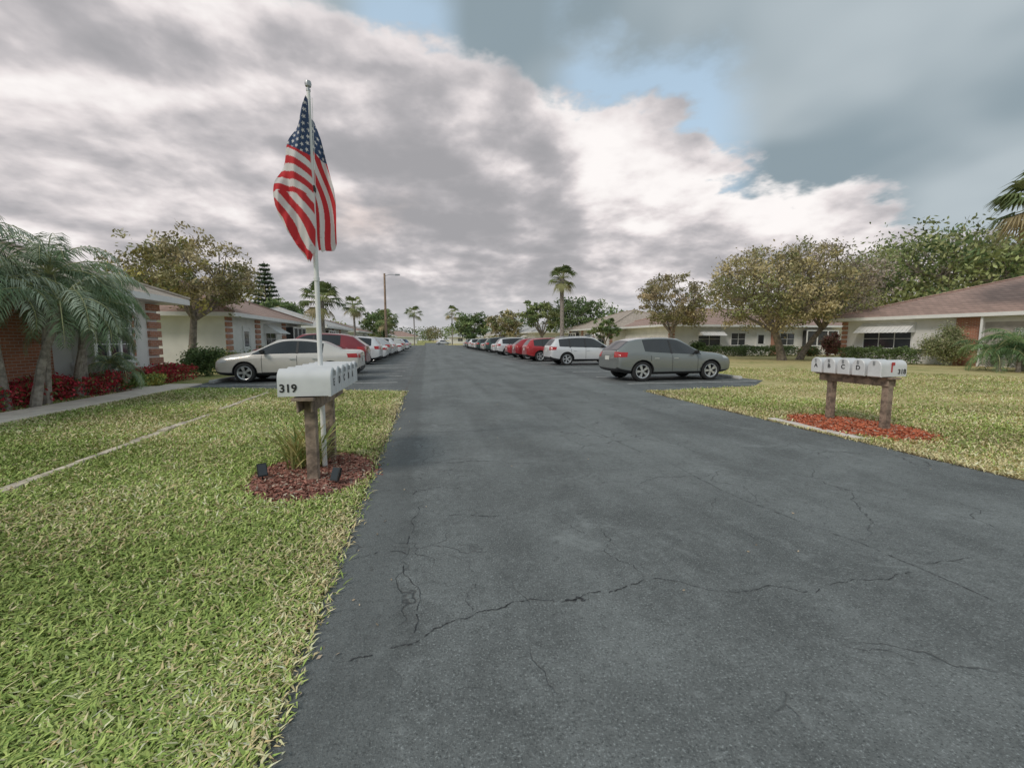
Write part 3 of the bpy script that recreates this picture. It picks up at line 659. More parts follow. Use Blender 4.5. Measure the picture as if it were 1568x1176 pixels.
# ---------------------------------------------------------------- houses
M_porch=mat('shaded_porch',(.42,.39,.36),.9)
def house(loc,rz,Lx,D,H,rh,roofm,feats,over=.75,name='bungalow_house'):
    e=empty(name,(loc[0],loc[1],0),rz)
    mb=MB(); mb.box(0,Lx,0,D,0,H-.10,M_stucco); mb.build('walls',e)
    mb=MB(); o=over; z=H; i=(D/2+o)
    vs=[(-o,-o,z),(Lx+o,-o,z),(Lx+o,D+o,z),(-o,D+o,z),(-o+i,D/2,z+rh),(Lx+o-i,D/2,z+rh)]
    mb.add(vs,[(0,1,5,4),(1,2,5),(2,3,4,5),(3,0,4)],roofm)
    for a,b in ((0,4),(1,5),(2,5),(3,4),(4,5)):
        pa=Vector(vs[a])+Vector((0,0,.03));pb=Vector(vs[b])+Vector((0,0,.03)); mb.tube([pa,pb],[.07,.07],roofm,6)
    z0=H-.2
    f=[(-o,-o),(Lx+o,-o),(Lx+o,D+o),(-o,D+o)]
    for a,b in zip(f,f[1:]+f[:1]): mb.add([(a[0],a[1],z0),(b[0],b[1],z0),(b[0],b[1],z-.001),(a[0],a[1],z-.001)],[(0,1,2,3)],M_trim)
    mb.add([(x,y,z0+.001) for x,y in f],[(3,2,1,0)],M_trim)
    mb.build('roof',e)
    w=MB(); t=MB(); b=MB()
    def window(x,wd,z1,h,y=0,mull=1):
        w.box(x,x+wd,y-.012,y-.002,z1,z1+h,M_glass)
        for xa,xb,za,zb in ((x-.07,x,z1-.07,z1+h+.07),(x+wd,x+wd+.07,z1-.07,z1+h+.07),(x+.0005,x+wd-.0005,z1-.07,z1),(x+.0005,x+wd-.0005,z1+h,z1+h+.07)):
            w.box(xa,xb,y-.055,y-.003,za,zb,M_trim)
        for k in range(1,mull+1): w.box(x+wd*k/(mull+1)-.02,x+wd*k/(mull+1)+.02,y-.04,y-.013,z1+.001,z1+h-.001,M_trim)
        w.box(x+.001,x+wd-.001,y-.035,y-.0131,z1+h*.5-.015,z1+h*.5+.015,M_trim)
    for ft in feats:
        k=ft[0]
        if k=='win': window(*ft[1:])
        elif k=='awn':
            _,x,wd,zt=ft; n=int(wd/.12)
            for q in range(n):
                xa=x+wd*q/n; xb=xa+wd/n-.012; dz=.012*(q%2)
                vs=[(xa,-.01,zt+dz),(xb,-.01,zt+dz),(xb,-.95,zt-.62+dz),(xa,-.95,zt-.62+dz)]
                t.add(vs+[(a,b_,c-.015) for a,b_,c in vs],[(0,1,2,3),(7,6,5,4),(0,4,5,1),(1,5,6,2),(2,6,7,3),(3,7,4,0)],M_white)
            t.add([(x,-.01,zt),(x,-.95,zt-.62),(x,-.01,zt-.62)],[(0,1,2)],M_white); t.add([(x+wd,-.01,zt),(x+wd,-.95,zt-.62),(x+wd,-.01,zt-.62)],[(0,1,2)],M_white)
        elif k=='quoin':
            _,x,wd=ft; z=.0
            while z<H-.3: b.box(x,x+wd,-.085,-.002,z,z+.22,M_brick); z+=.31
        elif k=='quoinE':
            z=.0
            while z<H-.3: b.box(Lx+.003,Lx+.075,-.085,.5,z,z+.22,M_brick); z+=.31
        elif k=='brick': b.box(ft[1],ft[1]+ft[2],-.09,-.002,0,H-.21,M_brick)
        elif k=='door':
            x=ft[1]; w.box(x,x+.92,-.02,-.002,.1,2.15,M_trim); w.box(x+.15,x+.77,-.03,-.021,1.1,1.95,M_glass)
            for xa,xb,za,zb in ((x-.08,x-.001,0,2.25),(x+.921,x+1.0,0,2.25),(x,x+.92,2.151,2.25)): w.box(xa,xb,-.06,-.003,za,zb,M_trim)
            w.box(x+.82,x+.86,-.06,-.021,1.02,1.1,M_steel)
        elif k=='recess':
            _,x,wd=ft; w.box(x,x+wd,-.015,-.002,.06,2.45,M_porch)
            t.box(x,x+.1,-.6,-.5,0,H-.2,M_trim)
            w.box(x+wd*.55,x+wd*.55+.8,-.03,-.016,.1,2.1,M_trim)
        elif k=='porch':
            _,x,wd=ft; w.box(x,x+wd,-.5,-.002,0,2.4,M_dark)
            n=max(2,int(wd/1.0))
            for q in range(n+1):
                xa=x+wd*q/n; w.box(xa-.05,xa+.05,-.56,-.501,0,2.45,M_trim)
            for q in range(n):
                xa=x+wd*q/n+.051; xb=x+wd*(q+1)/n-.051
                for za,zb in ((0,.12),(.85,.95),(2.33,2.45)): w.box(xa,xb,-.555,-.501,za,zb,M_trim)
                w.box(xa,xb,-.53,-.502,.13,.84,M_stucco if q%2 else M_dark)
        elif k=='bay':
            _,x,wd,z1,h=ft
            b.box(x-.1,x+wd+.1,-.55,-.002,0,z1-.1,M_stucco); t.box(x-.14,x+wd+.14,-.62,-.002,z1-.099,z1,M_trim)
            t.box(x-.14,x+wd+.14,-.62,-.002,z1+h,H-.21,M_trim); w.box(x,x+wd,-.5,-.004,z1+.001,z1+h-.001,M_glass)
            n=3
            for q in range(n+1): xa=x+wd*q/n; w.box(xa-.04,xa+.04,-.56,-.5005,z1+.001,z1+h-.001,M_trim)
            w.box(x-.042,x-.001,-.5,-.003,z1+.001,z1+h-.001,M_trim)
            for yy in (-.56,-.28):
                w.box(x+wd+.002,x+wd+.05,yy,yy+.06,z1+.001,z1+h-.001,M_trim); w.box(x-.09,x-.043,yy,yy+.06,z1+.001,z1+h-.001,M_trim)
            for q in (1,2):
                w.box(x+.041,x+wd-.041,-.53,-.5005,z1+h*q/3-.012,z1+h*q/3+.012,M_trim)
    for mbb,nm in ((w,'windows_and_doors'),(t,'trim_and_awnings'),(b,'brick_accents')):
        if mbb.v: mbb.build(nm,e)
    return e
house((-9.5,3.5),R(90),14.4,11,2.95,2.5,M_roofA,[('quoin',12.5,.5),('quoin',13.8,.6),('quoinE',),('bay',10.5,1.5,.85,1.45),('brick',8.4,1.3),('win',4,1.6,.9,1.3),('door',7)])
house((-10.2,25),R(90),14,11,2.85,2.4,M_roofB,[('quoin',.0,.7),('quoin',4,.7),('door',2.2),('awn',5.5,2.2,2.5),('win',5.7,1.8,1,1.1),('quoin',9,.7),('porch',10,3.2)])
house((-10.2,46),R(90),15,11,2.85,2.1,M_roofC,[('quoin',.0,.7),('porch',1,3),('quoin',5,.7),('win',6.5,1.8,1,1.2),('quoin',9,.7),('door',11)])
for i,yy in enumerate((68,90,112,136)): house((-10.5,yy),R(90),15,11,2.85,1.8,[M_roofB,M_roofC,M_roofA,M_roofC][i],[('quoin',.0,.6),('win',2,2,1,1.2),('door',6),('win',9,2,1,1.2),('awn',9,2,2.6)])
house((29,26),R(-78),20,14,2.95,2.6,M_roofB,[('quoin',.0,.35),('awn',1.2,3.0,2.55),('win',1.4,2.6,.95,1.2,0,2),('brick',6.1,1.0),('recess',7.3,2.1),('brick',9.8,.6),('win',11.5,2.2,.9,1.3)])
house((22,37),0,20,12,2.9,1.9,M_roofB,[('awn',3,2.5,2.5),('win',3.1,2.3,.95,1.2),('win',6.6,1.5,1,1.1),('door',9.4),('brick',11,.6),('win',12,1.6,1,1.1),('porch',14.6,3.6),('quoin',0,.6)])
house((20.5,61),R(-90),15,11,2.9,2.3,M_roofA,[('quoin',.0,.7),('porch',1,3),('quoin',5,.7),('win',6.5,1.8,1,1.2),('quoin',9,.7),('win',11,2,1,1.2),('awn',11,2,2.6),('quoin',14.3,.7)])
for i,yy in enumerate((86,110,134)): house((17.5,yy),R(-90),16,12,2.85,2.3,[M_roofC,M_roofC,M_roofA][i],[('quoin',.0,.6),('win',2,2,1,1.2),('door',6),('win',9,2,1,1.2),('awn',9,2,2.6)])
house((-26,182),0,22,12,2.9,2.2,M_roofB,[('win',3,2,1,1.2),('door',8),('win',12,2,1,1.2),('awn',12,2,2.6)])
house((10,186),0,24,12,2.9,2.4,M_roofC,[('win',3,2,1,1.2),('door',8),('win',12,2,1,1.2),('awn',12,2,2.6)])
e=empty('air_conditioner_unit',(28.7,35.9,0)); mb=MB(); mb.box(-.45,.45,-.4,.4,.05,.9,M_steel)
for k in range(9): mb.box(-.42,.42,-.42,-.402,.12+k*.085,.16+k*.085,M_dark)
mb.lathe([(.33,.905),(.33,.94),(.30,.94),(.30,.905)],M_dark,16,axis='z'); mb.box(-.5,.5,-.45,.45,0,.049,M_conc); mb.build('cabinet',e)
def chair(x,y,rz):
    e=empty('patio_chair',(x,y,0),rz); mb=MB()
    for a in (-.24,.24):
        for b_ in (-.24,.24): mb.box(a-.02,a+.02,b_-.02,b_+.02,0,.43 if b_<0 else .95,M_steel)
        mb.box(a-.025,a+.025,-.26,.22,.60,.63,M_steel)
    mb.box(-.26,.26,-.27,.27,.431,.465,M_dark); mb.box(-.22,.22,.225,.245,.5,.93,M_dark); mb.build('frame',e)
chair(29.9,17.9,R(-78)); chair(30.1,17.0,R(-78))

# ---------------------------------------------------------------- cars
M_cg=mat('car_glass',(.025,.028,.031),.04,var=.1,spec=.9)
M_tire=mat('tyre_rubber',(.028,.028,.028),.85,var=.2)
M_rim=mat('alloy_rim',(.66,.67,.68),.3,.7,var=.05)
M_tail=mat('tail_lamp',(.42,.018,.018),.15,var=.1,coat=.5)
M_head=mat('head_lamp',(.60,.61,.62),.1,.2,var=.1,coat=.5)
M_seam=mat('panel_seam',(.02,.02,.02),.8,var=0)
M_plate=mat('number_plate',(.7,.7,.65),.5,var=.2,vscale=20)
M_trimb=mat('lower_cladding',(.04,.04,.042),.6,var=.1)
SED=dict(rows=[(-2.31,.76,.38,.90,.97,.62,'b','b'),(-2.26,.84,.28,.98,1.06,.67,'b','b'),(-2.05,.88,.22,.99,1.09,.69,'b','b'),(-1.68,.895,.20,.985,1.10,.70,'b','g'),(-1.12,.91,.19,.97,1.36,.61,'g','b'),
 (-.70,.915,.19,.965,1.44,.60,'g','b'),(-.10,.915,.19,.955,1.47,.60,'g','b'),(.38,.915,.19,.945,1.43,.60,'g','g'),(1.12,.91,.19,.92,1.02,.72,'b','b'),(1.70,.89,.20,.87,.97,.70,'b','b'),(2.05,.86,.21,.80,.90,.67,'b','b'),(2.23,.80,.25,.73,.82,.62,'b','b'),(2.30,.70,.33,.64,.70,.54,'b','b')],
 wx=(-1.36,1.34),R=.325,doors=[-.30,.80,-1.10],belt=.90,tz=.88,hz=.72,L=2.3,pil=(-.30,))
# estate / large SUV
SUV=dict(rows=[(-2.37,.80,.44,.98,1.03,.68,'b','b'),(-2.33,.88,.34,1.07,1.15,.72,'b','g'),(-2.02,.915,.27,1.10,1.53,.63,'b','b'),(-1.86,.925,.25,1.10,1.60,.62,'g','b'),(-1.25,.935,.23,1.07,1.67,.62,'g','b'),
 (-.60,.94,.23,1.05,1.70,.62,'g','b'),(.0,.94,.23,1.04,1.695,.62,'g','b'),(.35,.94,.23,1.03,1.64,.61,'g','g'),(1.10,.93,.23,1.00,1.12,.75,'b','b'),(1.80,.91,.25,.98,1.09,.73,'b','b'),(2.18,.87,.28,.92,1.02,.69,'b','b'),(2.34,.80,.32,.82,.90,.63,'b','b'),(2.39,.70,.38,.70,.76,.55,'b','b')],
 wx=(-1.40,1.42),R=.37,doors=[-.28,.80,-1.16],belt=.98,tz=1.0,hz=.86,L=2.38,pil=(-.28,-1.22))
# rounded crossover: rising belt line, thick rear pillar, raked tailgate, longer bonnet
CRO=dict(rows=[(-2.34,.78,.46,.96,1.02,.66,'b','b'),(-2.30,.88,.36,1.08,1.18,.72,'b','g'),(-1.78,.92,.27,1.17,1.56,.62,'b','b'),(-1.52,.93,.25,1.18,1.63,.61,'b','b'),(-1.32,.935,.23,1.14,1.66,.61,'g','b'),
 (-.75,.94,.23,1.09,1.70,.61,'g','b'),(-.15,.94,.23,1.06,1.70,.61,'g','b'),(.25,.94,.23,1.04,1.65,.60,'g','g'),(1.02,.93,.23,1.01,1.15,.76,'b','b'),(1.70,.92,.25,1.01,1.12,.74,'b','b'),(2.12,.88,.28,.96,1.06,.70,'b','b'),(2.32,.82,.33,.86,.95,.64,'b','b'),(2.39,.72,.40,.74,.80,.56,'b','b')],
 wx=(-1.40,1.42),R=.385,doors=[-.22,.84,-1.08],belt=1.00,tz=1.03,hz=.92,L=2.36,pil=(-.24,))
def shell(S):
    bm=bmesh.new(); cr=bm.edges.layers.float.new('crease_edge'); cv=bm.verts.layers.float.new('crease_vert')
    rings=[]
    for x,w,zb,be,tp,wr,_,_ in S['rows']:
        P=[(0,zb),(w*.86,zb),(w*.975,zb+.13),(w*1.0,zb+.45*(be-zb)),(w*.99,be-.13),(w*.945,be),(wr,tp-.06),(wr*.88,tp-.012),(0,tp+.012)]
        ring=[bm.verts.new((x,y,z)) for y,z in P]+[bm.verts.new((x,-y,z)) for y,z in P[-2:0:-1]]
        rings.append(ring)
    n=len(rings[0])
    for i in range(len(rings)-1):
        sf,tf=S['rows'][i][6:8]
        for j in range(n):
            j2=(j+1)%n
            f=bm.faces.new((rings[i][j],rings[i][j2],rings[i+1][j2],rings[i+1][j])); f.smooth=True
            jj=j if j<8 else n-1-j
            if jj in (0,1): f.material_index=2
            elif jj==5 and sf=='g': f.material_index=1
            elif jj==7 and tf=='g': f.material_index=1
    for r in (rings[0][::-1],rings[-1]):
        c=bm.verts.new((r[0].co.x+(0.03 if r is rings[-1] else -.02),0,sum(v.co.z for v in r)/n))
        for j in range(n): f=bm.faces.new((r[j],r[(j+1)%n],c)); f.smooth=True
    bmesh.ops.recalc_face_normals(bm,faces=bm.faces)
    for ed in bm.edges:
        ms={f.material_index for f in ed.link_faces}
        if len(ms)>1 : ed[cr]=.9 if 1 in ms else .6
    for v in bm.verts:
        g=sum(1 for f in v.link_faces if f.material_index==1)
        if g==1: v[cv]=.8
    for i in range(1,len(rings)-2):
        for j in (4,n-4):
            e_=bm.edges.get((rings[i][j],rings[i+1][j]))
            if e_: e_[cr]=.45
    me=bpy.data.meshes.new('shell'); bm.to_mesh(me); bm.free()
    for m in (M_white,M_cg,M_trimb): me.materials.append(m)
    o=bpy.data.objects.new('tmp',me); COL.objects.link(o)
    sm=o.modifiers.new('s','SUBSURF'); sm.levels=3; sm.render_levels=3
    c=MB()
    for m in (M_white,M_cg,M_trimb): c.mi(m)
    for wx in S['wx']:
        for s in (-1,1):
            c.lathe([(0.0001,s*.62),(S['R']+.05,s*.62),(S['R']+.05,s*1.2),(.0001,s*1.2)],M_trimb,32,Matrix.Translation((wx,0,S['R'])))
    co=c.build('cut'); bmc=bmesh.new(); bmc.from_mesh(co.data); bmesh.ops.remove_doubles(bmc,verts=bmc.verts,dist=.001); bmesh.ops.recalc_face_normals(bmc,faces=bmc.faces); bmc.to_mesh(co.data); bmc.free()
    bo=o.modifiers.new('b','BOOLEAN'); bo.object=co; bo.operation='DIFFERENCE'; bo.solver='EXACT'
    dg=bpy.context.evaluated_depsgraph_get(); dg.update()
    res=bpy.data.meshes.new_from_object(o.evaluated_get(dg))
    bo.show_viewport=False; dg.update()
    full=bpy.data.meshes.new_from_object(o.evaluated_get(dg))
    bv=BVHTree.FromPolygons([v.co.copy() for v in full.vertices],[tuple(p.vertices) for p in full.polygons])
    bpy.data.objects.remove(o); bpy.data.objects.remove(co)
    return res,bv
def patch(mb,bv,origin,d,right,pts,m,off=.005,nx=8,ny=4):
    w,h,tap=pts; d=Vector(d).normalized(); right=Vector(right).normalized(); up=right.cross(d).normalized()
    if up.z<0: up=-up
    grid={};vs=[];fs=[]
    for j in range(ny+1):
        for i in range(nx+1):
            a=(i/nx-.5)*w; b=(j/ny-.5)*h*(1-tap*(i/nx))
            o=Vector(origin)+right*a+up*b-d*2.5
            hit=bv.ray_cast(o,d)
            if hit[0] is not None: grid[i,j]=len(vs); vs.append(hit[0]-d*off)
    for j in range(ny):
        for i in range(nx):
            q=[(i,j),(i+1,j),(i+1,j+1),(i,j+1)]
            if all(k in grid for k in q):
                zz=[vs[grid[k]] for k in q]
                if max((a-b).length for a in zz for b in zz)<.45: fs.append([grid[k] for k in q])
    if vs: mb.add(vs,fs,m)
def cardetails(S,bv,suv,rails):
    mb=MB(); Lh=S['L']
    for s in (-1,1):
        patch(mb,bv,(-Lh+.12,s*.76,S['tz']),(1,-s*.85,0),(.85,s*1.,0),(.50,.17 if not suv else .22,.2),M_tail)
        patch(mb,bv,(Lh-.16,s*.72,S['hz']),(-1,-s*.8,0),(-.8,s*1.,0),(.55,.15,.35),M_head)
        for dx in S['doors']:
            lo=.32 if dx>-1 else .78
            patch(mb,bv,(dx,s*.9,(lo+S['belt'])/2),(0,-s,0),(1,0,0),(.014,S['belt']-lo,0),M_seam,.003,1,10)
        patch(mb,bv,((S['doors'][1]+S['doors'][2])/2,s*.9,.33),(0,-s,0),(1,0,0),(S['doors'][1]-S['doors'][2],.012,0),M_seam,.003,12,1)
        for px in S['pil']:
            zc=(S['belt']+.07+(1.36 if not suv else 1.56))/2
            patch(mb,bv,(px,s*.7,zc),(0,-s,0),(1,0,0),(.075,(1.36 if not suv else 1.56)-S['belt']-.05,0),M_trimb,.006,1,8)
        for dx in (S['doors'][0]+.05,S['doors'][2]+.14):
            mb.box(dx,dx+.18,s*.925-.02,s*.925+.018,S['belt']-.13,S['belt']-.10,M_rim)
        mx=.74 if not suv else .72; mb.tube([(mx,s*.86,S['belt']+.10),(mx,s*.92,S['belt']+.11),(mx,s*.96,S['belt']+.12),(mx,s*1.08,S['belt']+.13)],[.03,.035,.085,.06],M_seam,8)
        if rails:
            mb.tube([(-1.7,s*.58,1.62),(-1.5,s*.58,1.70),(.2,s*.58,1.72),(.4,s*.58,1.64)],[.018]*4,M_rim,6)
        for wx in S['wx']:
            rr=S['R']+.055; P=[]
            for k in range(15):
                t=math.pi*(k/14*1.1-.05); hx=wx+rr*math.cos(t); hz=S['R']+rr*math.sin(t)
                h=bv.ray_cast(Vector((hx,s*3,hz)),Vector((0,-s,0)))
                if h[0] is not None: P.append(h[0])
            if len(P)>3: mb.tube(P,[.012]*len(P),M_seam,5)
    patch(mb,bv,(-Lh,0,S['tz']-.14),(1,0,0),(0,1,0),(.34,.16,0),M_plate,.01)
    patch(mb,bv,(-Lh,0,.44),(1,0,0),(0,1,0),(1.2,.10,0),M_trimb,.006)
    patch(mb,bv,(Lh,0,S['hz']-.03),(-1,0,0),(0,1,0),(.8,.14,0),M_seam,.006); patch(mb,bv,(Lh,0,.40),(-1,0,0),(0,1,0),(1.1,.14,0),M_seam,.006)
    return mb
def wheelmesh(Rr):
    mb=MB(); w=.105
    mb.lathe([(.62*Rr,-w),(.9*Rr,-w*1.05),(Rr,-w*.75),(Rr,w*.75),(.92*Rr,w*1.04),(.72*Rr,w*1.05),(.70*Rr,w*.95)],M_tire,32)
    mb.lathe([(.705*Rr,w*.97),(.68*Rr,w*1.0),(.62*Rr,w*.9),(.60*Rr,w*.2)],M_rim,32)
    mb.lathe([(.62*Rr,w*.2),(.0001,w*.25)],M_seam,24)
    for k in range(10):
        T=Matrix.Rotation(2*math.pi*(k//2)/5+ (.14 if k%2 else -.14),4,'Y')
        mb.box(.04,.65*Rr,w*.55,w*.88,-.02,.02,M_rim,T)
    mb.lathe([(.0001,w*.95),(.055,w*.93),(.065,w*.5)],M_rim,16)
    o=mb.build('wheel_t',smooth=True); me=o.data; bpy.data.objects.remove(o); return me
def prep(S,suv,rails):
    me,bv=shell(S); d=cardetails(S,bv,suv,rails); o=d.build('d',smooth=True); dm=o.data; bpy.data.objects.remove(o)
    return dict(S=S,me=me,dm=dm,w=wheelmesh(S['R']))
K={'sedan':prep(SED,False,False),'suv':prep(SUV,True,False),'wagon':prep(dict(SUV),True,True),'cross':prep(CRO,True,False)}
paints={}
def paint(c,metal=.3):
    k=tuple(c)
    if k not in paints: paints[k]=mat('car_paint_%d'%len(paints),c,.32,metal,var=.02,coat=1.0,spec=.5)
    return paints[k]
def car(kind,x,y,nose,col,scale=(1,1,1),name=None,dr=0.):
    k=K[kind]; rz=(0 if nose>0 else math.pi)+dr
    e=empty(name or {'sedan':'parked_sedan_car','suv':'parked_suv_car','wagon':'parked_wagon_car','cross':'parked_crossover_car'}[kind],(x,y,.012),rz,scale)
    me=k['me'].copy(); me.materials[0]=paint(col); link(bpy.data.objects.new('body',me),e)
    link(bpy.data.objects.new('lamps_and_trim',k['dm']),e)
    S=k['S']
    for wx in S['wx']:
        for s in (-1,1):
            o=bpy.data.objects.new('wheel',k['w']); o.location=(wx,s*.80,S['R']); o.rotation_euler=(0,0,0 if s>0 else math.pi); link(o,e)
SIL=(.56,.55,.52);WH=(.80,.80,.81);GRY=(.24,.255,.255);MAR=(.25,.025,.035);REDC=(.50,.035,.04);DGR=(.06,.10,.09);BLK=(.035,.035,.037);BLU_=(.09,.13,.21)
car('sedan',-4.72,17.05,-1,(.70,.66,.61),(1.02,1,1.02))
car('cross',-4.9,20.3,-1,MAR,(1,1,1.03))
car('suv',-5.0,27.6,-1,WH,(.97,1,1)); car('sedan',-4.9,30.5,-1,WH); car('cross',-4.9,33.2,-1,(.50,.51,.52)); car('sedan',-4.9,36.1,-1,WH)
lc=[('suv',WH),('sedan',SIL),('sedan',WH),('cross',SIL),('sedan',BLK),('suv',WH),('sedan',GRY),('sedan',WH),('suv',BLU_),('sedan',WH),('sedan',SIL)]
for i,(k_,c) in enumerate(lc): car(k_,-4.8+random.uniform(-.2,.2),38.9+i*2.75+(3 if i>4 else 0)+(6 if i>8 else 0),-1,c)
car('cross',8.72,14.95,1,(.225,.24,.232),(.97,1,.91),dr=R(2))
car('wagon',9.3,24.8,1,WH,(1,1,.97)); car('suv',8.9,29.5,1,REDC,(.96,1,.95)); car('cross',8.7,32.5,1,(.38,.025,.035),(.95,1,.95)); car('sedan',8.9,36.2,1,(.44,.035,.045))
car('suv',8.8,41,1,WH); car('sedan',8.8,44,1,WH); car('suv',8.9,49.5,1,DGR,(1,1,1.05)); car('sedan',8.8,53,1,SIL)
for i,(k_,c) in enumerate([('suv',DGR),('sedan',WH),('sedan',SIL),('suv',WH),('sedan',BLK),('suv',GRY),('sedan',WH)]): car(k_,8.8,58+i*3.6,1,c)
car('sedan',5.2,140,1,WH)

P=np.stack([np.concatenate([rng.normal(-.5,.12,60),rng.uniform(-.5,5.8,40)]),np.concatenate([rng.uniform(1.4,9,60),rng.uniform(1.5,10,40)]),np.full(100,.02)],1)
n=len(P); a=rng.uniform(0,6.28,n); s=rng.uniform(.006,.016,n); A=np.stack([np.cos(a)*s,np.sin(a)*s,rng.uniform(-.003,.006,n)],1); B=np.stack([-np.sin(a)*s*.5,np.cos(a)*s*.5,np.full(n,.003)],1)
V=np.stack([P-A,P-B,P+A,P+B],1).reshape(-1,3); C=np.repeat(np.array([.45,.36,.26])*rng.uniform(.5,1.3,(n,1)),4,0)
fast('fallen_leaves',V,np.arange(4*n).reshape(n,4),M_mulch,C)

# ---------------------------------------------------------------- sky
world=bpy.data.worlds.new('World'); scene.world=world; world.use_nodes=True
nt=world.node_tree; nt.nodes.clear()
SUN_EL=R(42); SUN_AZ=R(-125)
out=N(nt,'ShaderNodeOutputWorld')
sky=N(nt,'ShaderNodeTexSky',sky_type='NISHITA'); sky.sun_disc=False; sky.sun_elevation=SUN_EL; sky.sun_rotation=SUN_AZ; sky.air_density=1.2; sky.dust_density=1.5
bgs=N(nt,'ShaderNodeBackground'); bgs.inputs[1].default_value=.14; L(nt,sky.outputs[0],bgs.inputs[0])
tc=N(nt,'ShaderNodeTexCoord'); sp=N(nt,'ShaderNodeSeparateXYZ'); L(nt,tc.outputs['Generated'],sp.inputs[0])
x,y,z=sp.outputs
zc=ma(nt,'MAXIMUM',z,0.0); den=ma(nt,'ADD',zc,.26)
q=N(nt,'ShaderNodeCombineXYZ'); L(nt,ma(nt,'DIVIDE',x,den),q.inputs[0]); L(nt,ma(nt,'DIVIDE',y,den),q.inputs[1]); L(nt,ma(nt,'MULTIPLY',z,1.2),q.inputs[2])
def off(v,o):
    n=N(nt,'ShaderNodeVectorMath',operation='ADD'); L(nt,v,n.inputs[0]); n.inputs[1].default_value=o; return n.outputs[0]
q0=q.outputs[0]
n1=noise(nt,q0,2.0,6,.52,.1); n1b=noise(nt,off(q0,(.05,-.07,.06)),2.0,4,.52,.1)
nl=noise(nt,off(q0,(3.3,1.2,5)),.95,2,.5,.1); ns=noise(nt,q0,7,4,.6,.1)
az=ma(nt,'MULTIPLY',ma(nt,'ARCTAN2',x,y),57.2958); el=ma(nt,'MULTIPLY',ma(nt,'ARCSINE',z),57.2958)
a=ma(nt,'ADD',az,6.3); edge=ma(nt,'SUBTRACT',34.0,ma(nt,'ADD',ma(nt,'MULTIPLY',a,.2),ma(nt,'MULTIPLY',ma(nt,'MULTIPLY',a,a),.0035)))
s=ma(nt,'SUBTRACT',el,edge)
s=ma(nt,'ADD',s,ma(nt,'MULTIPLY',ma(nt,'SUBTRACT',n1,.5),20)); s=ma(nt,'ADD',s,ma(nt,'MULTIPLY',ma(nt,'SUBTRACT',ns,.5),7))
lit=ma(nt,'MULTIPLY',ma(nt,'SUBTRACT',n1,n1b),2.0)
t=ma(nt,'ADD',ma(nt,'ADD',ma(nt,'MULTIPLY',nl,1.0),ma(nt,'MULTIPLY',n1,.85)),lit)
t=ma(nt,'ADD',t,ma(nt,'MULTIPLY',ma(nt,'SUBTRACT',ns,.5),.25))
rim=ma(nt,'MULTIPLY',ss(nt,s,-12,-1),.16); t=ma(nt,'ADD',t,rim)
cen=ma(nt,'MULTIPLY',ss(nt,ma(nt,'ABSOLUTE',ma(nt,'SUBTRACT',az,-2)),30,2),ss(nt,el,26,12)); t=ma(nt,'SUBTRACT',t,ma(nt,'MULTIPLY',cen,.17))
cr=N(nt,'ShaderNodeValToRGB'); L(nt,ss(nt,t,.45,1.42),cr.inputs[0])
E=cr.color_ramp.elements; E[0].position=0; E[0].color=(.34,.335,.35,1); E[1].position=1; E[1].color=(.92,.88,.865,1)
for p,c in ((.28,(.43,.415,.43,1)),(.52,(.56,.53,.54,1)),(.76,(.74,.69,.69,1))):
    e_=cr.color_ramp.elements.new(p); e_.color=c
nv=noise(nt,off(q0,(7,2,1)),1.3,3,.5,.2)
veil=mixc(nt,ss(nt,nv,.36,.64),(.25,.315,.355),(.44,.50,.535))
regA=ss(nt,s,-.8,1.8)
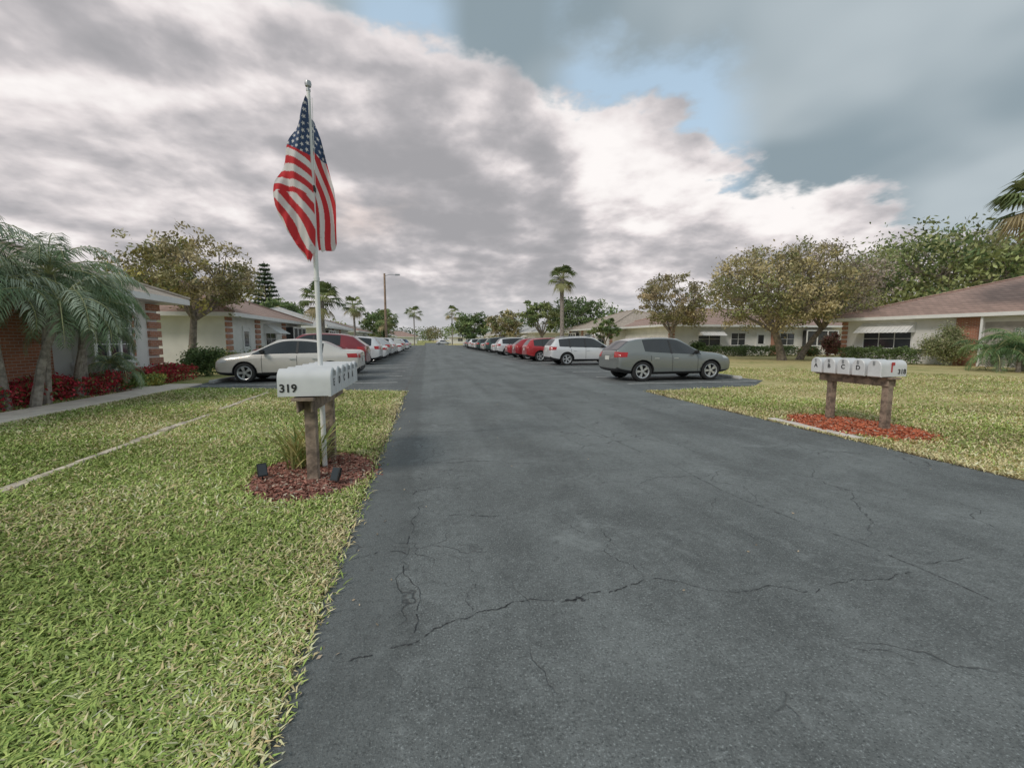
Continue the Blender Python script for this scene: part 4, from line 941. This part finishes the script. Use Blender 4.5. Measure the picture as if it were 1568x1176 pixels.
# soft peach glow low in the cloud layer, left of the road axis
ga=ma(nt,'MULTIPLY',ss(nt,ma(nt,'ABSOLUTE',ma(nt,'ADD',az,7)),8,1),ss(nt,ma(nt,'ABSOLUTE',ma(nt,'SUBTRACT',el,15)),5,.5))
cl=mixc(nt,ma(nt,'MULTIPLY',ga,ma(nt,'MULTIPLY',ss(nt,n1,.40,.62),.55)),cr.outputs[0],(.82,.68,.62))
cl=mixc(nt,regA,cl,veil)
cl=mixc(nt,ma(nt,'MULTIPLY',ss(nt,el,9,0),.7),cl,(.56,.565,.58))
bgc=N(nt,'ShaderNodeBackground'); L(nt,cl,bgc.inputs[0]); bgc.inputs[1].default_value=1.08
gap=ma(nt,'MULTIPLY',ss(nt,s,-.5,1.6),ss(nt,s,8.5,3.0))
gz=ma(nt,'ADD',ma(nt,'MULTIPLY',ss(nt,az,14,20),ss(nt,az,41,34)),ma(nt,'MULTIPLY',ss(nt,az,-10,-5),ss(nt,az,6,1)))
gap=ma(nt,'MULTIPLY',gap,ma(nt,'MULTIPLY',gz,.9,clamp=True),clamp=True)
haze=N(nt,'ShaderNodeBackground'); haze.inputs[0].default_value=(.62,.80,.94,1); haze.inputs[1].default_value=1
sm=N(nt,'ShaderNodeMixShader'); sm.inputs[0].default_value=.6; L(nt,bgs.outputs[0],sm.inputs[1]); L(nt,haze.outputs[0],sm.inputs[2])
mx=N(nt,'ShaderNodeMixShader'); L(nt,gap,mx.inputs[0]); L(nt,bgc.outputs[0],mx.inputs[1]); L(nt,sm.outputs[0],mx.inputs[2]); L(nt,mx.outputs[0],out.inputs[0])

sl=bpy.data.lights.new('sun','SUN'); sl.energy=1.5; sl.angle=R(16); sl.color=(1,.92,.83)
so=bpy.data.objects.new('sun',sl); COL.objects.link(so)
d=Vector((math.sin(SUN_AZ)*math.cos(SUN_EL),math.cos(SUN_AZ)*math.cos(SUN_EL),math.sin(SUN_EL)))
so.rotation_euler=d.to_track_quat('Z','Y').to_euler(); so.location=(0,0,30)

# ---------------------------------------------------------------- camera
cd=bpy.data.cameras.new('camera'); co=bpy.data.objects.new('camera',cd); COL.objects.link(co)
cd.sensor_width=36; cd.lens=15.27; cd.clip_end=5000; cd.clip_start=.05
co.location=(0,0,1.45); co.rotation_euler=(R(90-5.75),0,R(-11.06))
scene.camera=co
scene.view_settings.view_transform='Standard'; scene.view_settings.look='None'; scene.view_settings.exposure=0
